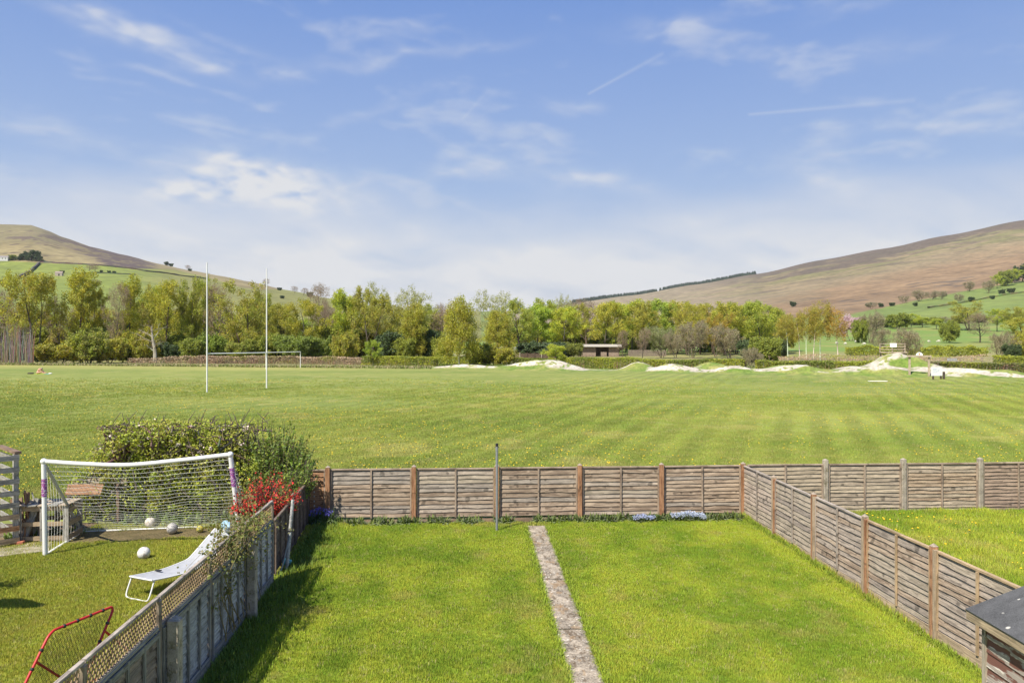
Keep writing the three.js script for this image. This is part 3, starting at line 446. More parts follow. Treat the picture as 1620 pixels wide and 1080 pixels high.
// undergrowth on the left
for (const [k, v, px, D, top, w] of [['bush', 0, 95, 143, 540, 80], ['bush', 1, 140, 143, 518, 84], ['bush', 0, 172, 145, 528, 60], ['holly', 0, 72, 150, 545, 44], ['shrub', 0, 205, 150, 532, 60], ['bush', 1, 232, 149, 520, 64], ['holly', 1, 272, 150, 540, 40], ['shrub', 1, 300, 150, 534, 56], ['shrub', 0, 335, 152, 528, 56], ['bush', 0, 375, 150, 536, 46], ['shrub', 1, 408, 152, 530, 54], ['holly', 0, 440, 156, 536, 50], ['shrub', 0, 470, 152, 528, 70], ['shrub', 1, 515, 154, 530, 60], ['holly', 1, 500, 156, 540, 46], ['bush', 1, 548, 152, 520, 54], ['lime', 0, 590, 128, 536, 34], ['holly', 0, 622, 152, 522, 60], ['shrub', 0, 640, 150, 530, 46], ['holly', 1, 682, 154, 512, 54], ['shrub', 1, 700, 150, 530, 40], ['shrub', 0, 20, 170, 500, 90], ['shrub', 1, 130, 180, 500, 100], ['shrub', 0, 225, 182, 495, 100], ['shrub', 1, 330, 182, 500, 110], ['bush', 1, 430, 182, 500, 90], ['bush', 0, 560, 182, 500, 100], ['bush', 1, 640, 182, 505, 90]]) B(k, v, px, D, top, w);
for (let i = 0; i < 26; i++) B(['leafy', 'olive', 'leafyB', 'lime', 'bare', 'leafy', 'olive'][i % 7], (i * 5) % 3 % 2, 6 + i * 27.5 + (i * 17) % 11, 178 + (i * 23) % 22, 474 + (i * 31) % 24 + (i > 14 ? 4 : 0), 62 + (i * 13) % 18);
for (let i = 0; i < 22; i++) B(i % 3 ? 'shrub' : 'bush', i % 2, 10 + i * 32, 166 + (i * 7) % 8, 512 + (i * 17) % 16, 58 + (i * 11) % 20);
B('dead', 0, 244, 144, 505, 60, { label: 'dead grey broken tree among the bushes beyond the posts', name: 'dead_tree' });
// big birch at the field edge and the wood to the right of it
B('weeping', 0, 726, 122, 464, 84, { label: 'large weeping birch at the field edge beside the sand pile' }); B('crown', 0, 776, 140, 456, 84); B('weeping', 1, 786, 134, 486, 62); B('shrub', 0, 760, 126, 540, 50); B('bush', 0, 793, 124, 545, 46);
const woodRow = [['leafy', 822, 470, 64], ['lime', 850, 478, 60], ['leafy', 862, 469, 60], ['crown', 886, 462, 36], ['lime', 892, 482, 66], ['leafyB', 905, 478, 50], ['bare', 928, 468, 62], ['leafy', 956, 476, 60], ['lime', 975, 474, 60], ['lime', 1000, 472, 62], ['leafy', 1022, 474, 56], ['lime', 1046, 470, 64], ['leafy', 1072, 472, 62], ['olive', 1088, 474, 50], ['leafy', 1108, 477, 62], ['olive', 1128, 482, 50], ['leafy', 1146, 474, 66], ['leafyB', 1166, 477, 62], ['lime', 1188, 473, 60], ['leafy', 1206, 476, 62], ['leafy', 1228, 482, 52], ['leafyB', 1240, 490, 44]];
woodRow.forEach(([k, px, top, w], i) => B(k, i % 2, px, 205 + (i * 37) % 28, top, w * 1.2));
for (let i = 0; i < 17; i++) B(i % 3 === 1 ? 'bush' : 'shrub', i % 2, 815 + i * 26, 238 + (i * 13) % 12, 505 + (i * 29) % 14, 66);
B('olive', 1, 1132, 196, 488, 50, { label: 'copper-tinged tree behind the grey rounded trees', tint: [1.12, 0.88, 0.8] });
B('haze', 0, 1095, 186, 503, 66); B('haze', 1, 1155, 184, 508, 64); B('haze', 0, 1048, 186, 512, 58, { label: 'rounded green-tinged leafless tree in front of the wood', tint: [0.85, 1.1, 0.7] }); B('haze', 1, 1070, 182, 520, 40); B('bare', 1, 1016, 184, 516, 32); B('bare', 0, 985, 188, 520, 24);
B('lime', 1, 880, 118, 543, 46, { label: 'small bright green hawthorn growing through the hedge by the humps' }); B('holly', 0, 868, 190, 540, 60); B('holly', 1, 836, 196, 538, 50); B('shrub', 1, 905, 195, 540, 40);
B('holly', 0, 1182, 150, 535, 40); B('shrub', 0, 1213, 146, 530, 54, { label: 'spreading dark green shrub beside the birches' }); B('haze', 0, 1183, 101, 547, 40, { label: 'brown twiggy bush growing out of the hedge behind the humps' }); B('haze', 1, 1203, 101, 552, 26, { label: 'smaller twiggy bush beside the brown bush in the hedge' });
B('holly', 1, 1236, 180, 530, 30);
// birches
for (const [px, top, w, v, t] of [[1247, 494, 38, 0], [1266, 492, 34, 1], [1276, 484, 36, 0], [1287, 490, 34, 1], [1298, 473, 46, 0]]) B('birch', v, px, 168, top, w);
B('birch', 1, 1326, 168, 481, 46, { label: 'orange-tinged birch at the end of the birch row', tint: [1.15, 0.88, 0.85] });
// right: trees round the pasture
const PAST = 'trees round the sheep pasture';
const R = (k, v, px, D, top, w, label, tint) => tree(k, v, px, D, top, w, label, /bush|shrub|holly/.test(k) ? 'bush' : 'tree', PAST, undefined, tint);
R('haze', 0, 1440, 150, 516, 62, 'grey round-headed leafless tree behind the wooden starting platform'); R('haze', 1, 1378, 300, 488, 46, 'grey leafless tree beside the pink blossom'); R('shrub', 0, 1362, 300, 503, 26, 'green bush beside the pink blossom');
R('cherry', 0, 1347, 320, 494, 34, 'pink-blossomed tree beside the birches');
R('shrub', 1, 1420, 440, 494, 38, 'dark green round tree along the top of the pasture'); R('lime', 0, 1442, 450, 495, 30, 'lime tree along the top of the pasture'); R('lime', 1, 1460, 455, 500, 28, 'small yellow-green tree ending the pasture row'); R('shrub', 0, 1400, 460, 505, 40, 'low green bush along the top of the pasture'); R('haze', 1, 1390, 235, 513, 36, 'thin leafless tree standing in the pasture hedge');
R('shrub', 1, 1501, 300, 505, 30, 'small dark round tree casting shade in the pasture'); R('olive', 0, 1533, 420, 474, 66, 'large round bronze-green tree above the pasture'); R('bare', 1, 1551, 300, 492, 50, 'gnarled brown tree standing in the pasture'); R('lime', 0, 1578, 400, 487, 40, 'bright green tree beside the bronze-green one'); R('olive', 1, 1604, 380, 482, 56, 'olive tree at the pasture edge below the fields'); R('leafy', 0, 1620, 300, 500, 60, 'yellow-green tree at the pasture corner'); R('lime', 1, 1482, 430, 503, 26, 'small green tree between the pasture trees');
R('haze', 0, 1582, 150, 522, 50, 'brown leafless thicket beside the pasture hedge'); R('holly', 0, 1602, 146, 543, 26, 'dark clipped evergreen beside the brown thicket'); R('bush', 1, 1626, 160, 515, 50, 'yellow-green bush beyond the brown thicket'); R('haze', 1, 1660, 190, 510, 70, 'brown leafless tree at the lane end');
for (let i = 0; i < 12; i++) R(i % 3 ? 'shrub' : 'haze', i % 2, 1350 + i * 25, 470 + i * 4, 507 - i * 1.2, 30, i % 3 ? 'low green bush in the hedge row above the pasture' : 'low leafless bush in the hedge row above the pasture');
// hillside trees
const HILL = 'trees on the hillside fields';
const Hh = (k, v, px, D, hPx, w, label) => { const p = atD(px, D); tree(k, v, px, D, PY - F * (p.y - EYE) / D - hPx, Math.min(w, hPx * 1.5), label, /bush|shrub|holly/.test(k) ? 'bush' : 'tree', HILL); };
for (const [px, D, h, w] of [[1455, 900, 20, 26], [1475, 900, 16, 24], [1490, 880, 15, 20], [1430, 900, 13, 22], [1380, 850, 12, 20], [1533, 980, 18, 20], [1518, 800, 15, 18], [1564, 900, 22, 26]]) Hh('haze', px % 2, px, D, h, w, 'leafless tree in the hedgerow below the bracken');
for (const [px, D, h, w] of [[1495, 940, 6, 10], [1375, 900, 8, 12], [1395, 880, 7, 12], [1412, 880, 6, 12], [1448, 820, 6, 18], [1538, 800, 8, 18], [1255, 1100, 9, 12], [1585, 860, 8, 18], [1600, 860, 8, 16], [1570, 800, 6, 14]]) Hh('holly', px % 2, px, D, h, w, 'small dark bush on the pasture below the bracken');
for (const [px, D, h, w, k] of [[1578, 960, 22, 24, 'lime'], [1592, 980, 26, 26, 'shrub'], [1606, 1000, 24, 26, 'lime'], [1618, 1010, 30, 26, 'conifer'], [1604, 1030, 26, 16, 'conifer'], [1590, 1010, 20, 14, 'conifer'], [1632, 1000, 30, 30, 'lime']]) Hh(k, px % 2, px, D, h, w, k === 'conifer' ? 'conifer in the copse below the bracken hill' : 'green tree in the copse below the bracken hill');
for (const [px, D, h, w, k] of [[38, 1090, 15, 20, 'conifer'], [30, 1090, 11, 16, 'conifer'], [48, 1085, 18, 18, 'conifer'], [56, 1085, 17, 16, 'conifer'], [18, 1090, 9, 18, 'shrub'], [63, 1080, 9, 12, 'conifer']]) Hh(k, px % 2, px, D, h, w, k === 'conifer' ? 'dark conifer in the clump by the white farmhouse' : 'green tree by the white farmhouse');
for (const [px, D, h, w] of [[140, 1000, 13, 16], [150, 1000, 13, 16], [152, 800, 14, 24], [297, 1480, 9, 12], [420, 1300, 14, 14], [466, 1300, 12, 14], [480, 1300, 12, 16]]) Hh('bare', px % 2, px, D, h, w, 'leafless tree on the hill with the farmhouse');
for (const [px, D, h, w] of [[98, 960, 5, 8], [160, 1000, 4, 10], [172, 1000, 4, 9], [180, 1000, 4, 8], [262, 1480, 6, 9], [270, 1480, 5, 9], [442, 1300, 5, 8], [490, 1280, 8, 10], [446, 1000, 5, 14], [300, 1440, 4, 8]]) Hh('holly', px % 2, px, D, h, w, 'small dark bush on the hill with the farmhouse');
// plantation along the skyline: reads as one dark strip
{
  const rnd = rngOf(91), s = new Soup(20000);
  for (let k = 0; k < 1300; k++) {
    const px = lerp(905, 1196, rnd()); if (px > 1036 && px < 1049 && rnd() < 0.75) continue;
    const D = 2190 + 70 * rnd(), X = (px - PX) * D / F, y = terrain(X, D) - 1, h = 8 + 4 * rnd() + (px < 960 ? 2 : 0), r = 2.6 + 1.4 * rnd(), q = 0.7 + 0.6 * rnd();
    for (let i = 0; i < 6; i++) { const a = i * 1.047, b = a + 1.047; s.tri(X + r * Math.cos(a), y, -D + r * Math.sin(a), X + r * Math.cos(b), y, -D + r * Math.sin(b), X, y + h, -D, 0.03 * q, 0.045 * q, 0.03 * q); }
  }
  const m = new THREE.Mesh(s.geo(), leafSolid); m.name = 'conifer_plantation'; stuff(m, 'dark conifer plantation along the skyline of the moor', 'plantation');
}
// thicket of bare poles on the far left
{
  const rnd = rngOf(4), s = new Soup(8000);
  for (let k = 0; k < 230; k++) { const px = lerp(-40, 52, rnd()), D = 133 + 10 * rnd(), p = atD(px, D, 0), h = 3 + 4.5 * rnd(), lx = (rnd() - 0.5) * 0.8; s.tube([p, p.clone().add(V(lx * 0.4, h * 0.5, 0)), p.clone().add(V(lx, h, (rnd() - 0.5)))], [0.06, 0.045, 0.012], 4, [0.42, 0.34, 0.26].map(x => x * (0.6 + 0.7 * rnd()))); }
  const m = new THREE.Mesh(s.geo(), barkMat); m.name = 'bare_pole_thicket'; stuff(m, 'thicket of tall bare grey-brown stems at the field corner', 'thicket');
}
// hedges
const line = (...a) => a.map(([px, D]) => { const p = atD(px, D); return p; });
const HG = [[0.38, 0.42, 0.026], [0.44, 0.46, 0.026], [0.25, 0.3, 0.024]], HB = [[0.45, 0.33, 0.22], [0.5, 0.37, 0.24], [0.38, 0.29, 0.17]];
hedge('bare_hedge', 'brown leafless hedge behind the goalposts', line([300, 141], [360, 140], [470, 138], [585, 132]), 1.3, 1.3, 9000, 0.13, HB.concat([[0.34, 0.33, 0.08]]), { twigs: 1500, seed: 11, rough: 0.2, dry: true });
hedge('clipped_hedge', 'green clipped hedge between the brown hedge and the sand pile', line([575, 130], [690, 124]), 1.5, 1.5, 9000, 0.17, HG, { twigs: 300, seed: 12 });
hedge('clipped_hedge', 'short hedge behind the large weeping birch', line([690, 138], [765, 132]), 1.3, 1.3, 5000, 0.17, HG, { seed: 13 });
hedge('clipped_hedge', 'low green hedge behind the first big hump', line([812, 126], [900, 124]), 1.2, 1.2, 5000, 0.17, HG, { seed: 14 });
hedge('clipped_hedge', 'long clipped green hedge behind the cycle track', line([898, 118], [1010, 109], [1180, 101]), 1.55, 1.6, 26000, 0.15, HG, { twigs: 1500, seed: 15 });
hedge('clipped_hedge', 'clipped hedge between the brown bush and the wooden platform', line([1196, 100], [1330, 96], [1400, 94]), 1.5, 1.5, 19000, 0.15, HG, { twigs: 900, seed: 16 });
hedge('clipped_hedge', 'clipped hedge behind the timber frame and notice board', line([1462, 94], [1560, 91], [1700, 88]), 1.45, 1.6, 19000, 0.15, [[0.27, 0.3, 0.02], [0.33, 0.34, 0.02], [0.17, 0.2, 0.02], [0.26, 0.18, 0.1]], { twigs: 1200, seed: 17 });
hedge('field_hedge', 'rough green hedge along the bottom of the sheep pasture', line([1338, 205], [1420, 200], [1560, 200]), 2.3, 2.4, 12000, 0.28, HG, { seed: 18, rough: 0.5 });
hedge('field_hedge', 'rounded green hedge beside the lane', line([1575, 128], [1720, 118]), 1.6, 2.2, 9000, 0.18, HG, { seed: 19, rough: 0.3 });
hedge('bramble_bank', 'brown leafless brambles on the bank below the birches', line([1195, 165], [1300, 163], [1430, 160], [1560, 158]), 0.9, 4, 6000, 0.16, HB.concat([[0.3, 0.33, 0.05], [0.34, 0.36, 0.05]]), { twigs: 1500, seed: 20, rough: 0.6, dry: true });
hedge('bramble_bank', 'brown brambles at the foot of the trees behind the far goal', line([205, 142], [300, 141], [420, 141]), 1.0, 2, 3500, 0.14, HB, { twigs: 500, seed: 21, rough: 0.6, dry: true });
// tall fringe grass where the mower does not reach
{
  const rnd = rngOf(66), s = new Soup(60000);
  for (let k = 0; k < 9000; k++) { const X = lerp(-95, 62, rnd()), D = edgeD(X) + (rnd() - 0.15) * 5 + (X > -12 ? 12 : 1), c = X < -12 && rnd() < 0.55 ? [0.42, 0.36, 0.2] : [0.17, 0.22, 0.035]; strapPlant(s, rnd, X, -0.02, -D, 4, 0.42, 0.035, c, 0.5); }
  const m = new THREE.Mesh(s.geo(), leafSolid); m.name = 'fringe_grass'; stuff(m, 'long uncut grass fringe along the far side of the field', 'grass');
}
// walls on the hills
function wall(label, pts, h, w, col, group) {
  const s = new Soup(500); let prev = null, rnd = rngOf(pts.length * 7 + 3);
  for (let k = 0; k < pts.length - 1; k++) for (let i = 0; i < 14; i++) {
    const px = lerp(pts[k][0], pts[k + 1][0], i / 13), D = lerp(pts[k][1], pts[k + 1][1], i / 13), p = atD(px, D), hh = h * (0.85 + 0.3 * rnd());
    if (prev) { const a = prev.p, b = p, dir = b.clone().sub(a).setY(0).normalize(), n = V(-dir.z, 0, dir.x).multiplyScalar(w / 2), c = col.map(x => x * (0.8 + 0.4 * rnd())); const q = [[a, n, 0], [b, n, 0], [b, n, hh], [a, n, prev.h]]; for (const sg of [1, -1]) { const f = ([o, nn, y]) => [o.x + sg * nn.x, o.y - 0.4 + y * 1.2, o.z + sg * nn.z], Q = q.map(f); s.tri(...Q[0], ...Q[1], ...Q[2], ...c); s.tri(...Q[0], ...Q[2], ...Q[3], ...c); } const u = sg => [[a, prev.h], [b, hh]].map(([o, y]) => [o.x + sg * n.x, o.y - 0.4 + y * 1.2, o.z + sg * n.z]), [A, Bq] = u(1), [C, Dd] = u(-1); s.tri(...A, ...Bq, ...Dd, ...c); s.tri(...A, ...Dd, ...C, ...c); }
    prev = { p, h: hh };
  }
  solo('stone_wall', label, 'wall', s.geo(), barkMat, [0, 0, 0], 0, group);
}
wall('dark stone wall climbing to the conifer clump', [[30, 905], [46, 965], [62, 1060]], 3, 2, [0.09, 0.08, 0.07]);
wall('long stone wall between the green field and the heather', [[62, 1072], [150, 1085], [230, 1110], [330, 1180]], 1.8, 1.5, [0.12, 0.1, 0.08]);
wall('low hedge bank crossing the green field by the barn', [[120, 955], [160, 990], [215, 1000]], 1.4, 1.5, [0.07, 0.09, 0.05]);
wall('hedge bank between two green fields under the bracken hill', [[1470, 760], [1560, 820], [1640, 860]], 1.8, 3, [0.2, 0.22, 0.07]);
// farm buildings
function gable(name, label, cat, px, D, w, h, d, roofH, turn, wallM, roofM) {
  const p = atD(px, D), o = thing(name, label, cat, [p.x, p.y - 0.5, p.z], turn), s = new THREE.Shape(); s.moveTo(-d / 2, 0); s.lineTo(d / 2, 0); s.lineTo(d / 2, h); s.lineTo(0, h + roofH); s.lineTo(-d / 2, h); s.closePath();
  const g = new THREE.ExtrudeGeometry(s, { depth: w, bevelEnabled: false }); g.translate(0, 0, -w / 2); g.rotateY(Math.PI / 2); part('walls', g, wallM, o);
  const L = Math.hypot(d / 2, roofH) + 0.4, a = Math.atan2(roofH, d / 2); for (const sg of [1, -1]) part('roof', box(w + 0.6, 0.18, L, 0, h + roofH / 2 + 0.12, sg * d / 4, { rx: sg * a }), roofM, o);
  return o;
}
const stoneM = plain(0.42, 0.36, 0.3, 0.95), slateM = plain(0.24, 0.22, 0.22, 0.8), limeWash = plain(0.6, 0.6, 0.58, 0.9), darkHole = plain(0.015, 0.013, 0.012, 0.9);
{ const b = gable('stone_barn', 'small stone barn in the green field below the farmhouse', 'barn', 93, 930, 8, 3.6, 5, 2, 0.2, stoneM, plain(0.3, 0.24, 0.2, 0.9)); part('door', box(1.4, 2.2, 0.1, 0.5, 1.5, 2.56), darkHole, b); }
{ const b = gable('farmhouse', 'long white farmhouse beside the conifer clump', 'house', 3, 1085, 18, 5, 7, 2.4, 0.1, limeWash, slateM); for (const x of [-6, -2, 2, 6]) part('window', box(1.1, 1.2, 0.1, x, 3.6, 3.56), darkHole, b); part('chimney', box(1, 2, 1, 7.5, 7.6, 0), stoneM, b); }
// stable with a pale roof, yard fence, trailer, covered boat-shaped load
{
  const p = atD(947, 205), o = thing('stable', 'low wooden stable with a pale metal roof under the wood', 'stable', [p.x, p.y, p.z], -0.12), boards = wood(gBrown, [0.8, 0.8, 0.85]), roofM = plain(0.42, 0.385, 0.33, 0.7);
  part('wall', box(11, 2.4, 0.15, 0, 1.2, -2.4), boards, o); part('wall', box(0.15, 2.4, 4.8, -5.4, 1.2, 0), boards, o); part('wall', box(0.15, 2.4, 4.8, 5.4, 1.2, 0), boards, o); part('wall', box(4.6, 2.3, 0.15, -3.0, 1.15, 2.4), boards, o); part('wall', box(2.6, 2.3, 0.15, 4.0, 1.15, 2.4), boards, o);
  part('roof', box(12.4, 0.14, 6.2, 0, 2.85, 0.3, { rx: 0.09 }), roofM, o); part('roof', box(4.5, 0.12, 3.5, -7, 2.2, 1.5, { rx: 0.15, rz: 0.06 }), roofM, o); part('door', box(1.6, 1.2, 0.08, 1.4, 0.6, 2.5), boards, o);
  for (const x of [-9, -7.2, -5.2]) part('post', box(0.16, 2.1, 0.16, x, 1.05, 3), boards, o);
  const f = thing('paddock_fence', 'grey board fence beside the stable', 'fence', [p.x + 8, p.y, p.z + 1], -0.05), grey = wood(gGrey, [0.8, 0.75, 0.7]);
  for (let k = 0; k < 34; k++) part('board', box(0.24, 1.7, 0.04, k * 0.3, 0.85, 0), grey, f); for (const y of [0.4, 1.3]) part('rail', box(10.2, 0.1, 0.06, 5, y, -0.06), grey, f);
  const q = atD(802, 190), t = thing('livestock_trailer', 'grey boxy trailer under the trees behind the fence', 'trailer', [q.x, q.y, q.z], 0.2), alu = plain(0.5, 0.53, 0.58, 0.5);
  part('body', box(4.2, 2, 2, 0, 1.55, 0, { bevel: 0.08 }), alu, t); part('roof', box(4.3, 0.08, 2.1, 0, 2.6, 0), M.white, t); part('window', box(1.2, 0.4, 0.05, 0.6, 2.1, 1.02), darkHole, t);
  for (const x of [-0.6, 0.5]) for (const z of [-0.9, 0.9]) part('wheel', new THREE.CylinderGeometry(0.33, 0.33, 0.2, 14).rotateX(Math.PI / 2).translate(x, 0.33, z), M.black, t);
  const yf = thing('yard_fence', 'dark board fence with posts in front of the trailer', 'fence', [atD(788, 178).x, 0, -178], 0), dk = wood(gBrown, [0.35, 0.3, 0.28]);
  for (let k = 0; k < 9; k++) part('post', box(0.16, 1.5, 0.16, k * 1.7, 0.75, 0.1), k % 3 ? dk : wood(gPale), yf); for (let k = 0; k < 5; k++) part('board', box(14, 0.2, 0.04, 6.8, 0.2 + k * 0.24, 0), dk, yf);
  const c = atD(893, 198), tp = thing('covered_trailer', 'trailer load under a blue-green cover beside the stable', 'trailer', [c.x, c.y, c.z], 0.1);
  part('cover', new THREE.SphereGeometry(1, 16, 8, 0, 6.283, 0, 1.57).scale(2.3, 0.9, 1.1).translate(0, 1.5, 0), plain(0.05, 0.16, 0.19, 0.7), tp); part('bed', box(4.4, 0.7, 2, 0, 1.15, 0), plain(0.35, 0.42, 0.47, 0.6), tp); for (const x of [-0.9, 0.9]) part('wheel', new THREE.CylinderGeometry(0.38, 0.38, 0.22, 14).rotateX(1.5708).translate(x, 0.38, 1), M.black, tp);
}
// sheep
{
  const wool = plain(0.62, 0.58, 0.5, 0.95), face = plain(0.35, 0.3, 0.26, 0.9); let first = null;
  for (const [px, D, a] of [[1324, 290, 0.3], [1354, 300, 1.2], [1368, 282, 2.4], [1470, 300, 0.2], [1486, 302, 2.8], [1480, 262, 1.5], [1338, 285, 2]]) {
    const p = atD(px, D);
    if (!first) {
      first = thing('sheep', 'white sheep grazing on the pasture', 'sheep', [p.x, p.y, p.z], a, 'sheep on the pasture'); const b = new THREE.SphereGeometry(0.42, 12, 8); b.scale(1.35, 0.85, 0.8).translate(0, 0.66, 0);
      const nk = rod(V(0.45, 0.7, 0), V(0.75, 0.5, 0), 0.17, 8, 0.12), hd = new THREE.SphereGeometry(0.14, 10, 8).scale(1.5, 0.9, 0.85).translate(0.85, 0.4, 0), legs = []; for (const x of [-0.32, 0.3]) for (const z of [-0.17, 0.17]) legs.push(rod(V(x, 0, z), V(x, 0.45, z), 0.045, 6, 0.07));
      part('body', [b, nk, hd, ...legs, new THREE.SphereGeometry(0.08, 6, 5).scale(0.6, 1.4, 0.6).translate(-0.58, 0.55, 0)], wool, first); part('ears', [new THREE.SphereGeometry(0.06, 6, 5).scale(0.6, 0.5, 1.5).translate(0.74, 0.5, 0.13), new THREE.SphereGeometry(0.06, 6, 5).scale(0.6, 0.5, 1.5).translate(0.74, 0.5, -0.13)], face, first);
    } else copyOf(first, [p.x, p.y, p.z], a);
  }
}
// track furniture
{
  const timber = wood(gPale, [0.9, 0.85, 0.8]);
  const L = onTrack(1440, 0.6), Rr = onTrack(1471, 0.6), d = Rr.clone().sub(L), W = d.length(), g = thing('timber_frame', 'timber goalpost-shaped frame with a round white sign at the track start', 'frame', [L.x, 0, L.z], -Math.atan2(d.z, d.x));
  for (const x of [0, W]) part('post', box(0.24, 2.35, 0.2, x, 1.17, 0, { bevel: 0.015 }), timber, g); part('crossbar', box(W + 0.5, 0.2, 0.16, W / 2, 2.36, 0.19, { bevel: 0.015 }), timber, g);
  const dc = new THREE.CylinderGeometry(0.36, 0.36, 0.04, 28, 1, false, 0, Math.PI).rotateX(Math.PI / 2).rotateZ(Math.PI / 2).translate(W / 2, 2.46, 0.2); const sg = part('sign', dc, M.white, g); part('emblem', box(0.14, 0.2, 0.01, W / 2, 2.62, 0.226), plain(0.55, 0.25, 0.12), sg);
  const n = P(1482.5, 600); n.y = 0; const nb = thing('notice_board', 'white notice board on dark legs beside the timber frame', 'sign', [n.x, 0, n.z], 0.05);
  for (const x of [-0.5, 0.45]) part('leg', box(0.16, 0.95, 0.1, x * 0.9 + 0.1, 0.47, -0.06), wood(gBrown, [0.3, 0.28, 0.26]), nb);
  const bd = part('board', box(1.2, 0.95, 0.05, 0, 0.86, 0), plain(0.8, 0.8, 0.8, 0.6), nb); const ink = plain(0.25, 0.35, 0.55); for (const [x, y, w] of [[-0.2, 0.22, 0.5], [-0.25, 0.1, 0.4], [0.1, 0.0, 0.3], [-0.22, -0.1, 0.45], [0.2, 0.12, 0.2]]) part('print_line', box(w, 0.035, 0.004, x, 0.86 + y, 0.028), ink, bd);
  part('side_panel', box(0.26, 0.8, 0.05, 0.82, 0.42, -0.05), wood(gBrown, [0.25, 0.25, 0.27]), nb);
  const pf = onTrack(1418, 6.2), top = pf.y, pl = thing('starting_platform', 'wooden starting platform with handrail and white sign on top of the hump', 'platform', [pf.x, 0, pf.z], -0.35);
  part('deck', box(3, 0.12, 1.6, 0, top + 0.1, -0.6), timber, pl); for (const x of [-1.4, 0, 1.4]) part('post', box(0.1, 1.2, 0.1, x, top + 0.6, -1.3), timber, pl); for (const y of [0.45, 0.8, 1.15]) part('rail', box(2.95, 0.09, 0.04, 0, top + y, -1.22), timber, pl); part('sign', box(0.75, 0.5, 0.03, 0.1, top + 0.98, -1.17), plain(0.8, 0.8, 0.78), pl); for (const x of [-1.3, 1.3]) part('leg', box(0.14, top + 0.1, 0.14, x, top / 2, -1.2), timber, pl);
  const sl = P(1389, 603.5); solo('concrete_slab', 'white flat slab lying on the grass in front of the humps', 'slab', box(1.75, 0.07, 0.5, 0, 0.035, 0, { bevel: 0.02 }), plain(0.74, 0.72, 0.66, 0.8), [sl.x, 0.01, sl.z], -0.1);
  const rail = thing('post_and_rail_fence', 'post and rail fence along the lane behind the hedge', 'fence', [atD(1470, 140).x, 0, -140], 0.02); for (let k = 0; k < 12; k++) part('post', box(0.12, 1.2, 0.12, k * 2, 0.6, 0), timber, rail); for (const y of [0.55, 1.05]) part('rail', box(22.4, 0.1, 0.05, 11, y, 0.09), timber, rail);
  const bk = atD(1508, 138); const bn = thing('bench', 'small dark bench on the lane verge', 'bench', [bk.x, 0, bk.z], 0.1); part('seat', box(1.9, 0.08, 0.45, 0, 0.45, 0), wood(gLead), bn); part('backrest', box(1.9, 0.4, 0.06, 0, 0.78, -0.2), wood(gLead), bn); for (const x of [-0.75, 0.75]) part('leg', box(0.1, 0.45, 0.4, x, 0.22, 0), wood(gBrown, [0.4, 0.4, 0.4]), bn);
}
// rugby posts, far goal
{
  const a = P(327, 621), b = P(421.5, 614.3); const o = thing('rugby_posts', 'tall white rugby posts with crossbar on the playing field', 'goal', [a.x, 0, a.z]), q = V(b.x - a.x, 0, b.z - a.z);
  part('upright', rod(V(0, 0, 0), V(0, 10.3, 0), 0.06, 12, 0.045), M.white, o); part('upright', rod(q, q.clone().setY(10.35), 0.06, 12, 0.045), M.white, o); part('crossbar', rod(V(0, 3.08, 0), q.clone().setY(3.08), 0.045, 10), M.white, o);
  const r = atD(475, 117, 0), l = atD(420.5, 110.5, 0), g = thing('far_goal', 'white football goal frame beside the brown hedge', 'goal', [r.x, 0, r.z]), w = V(l.x - r.x, 0, l.z - r.z);
  part('upright', rod(V(0, 0, 0), V(0, 2.44, 0), 0.06, 12), M.white, g); part('upright', rod(w, w.clone().setY(2.44), 0.06, 12), M.white, g); part('crossbar', rod(V(0, 2.44, 0), w.clone().setY(2.44), 0.06, 12), M.white, g);
}
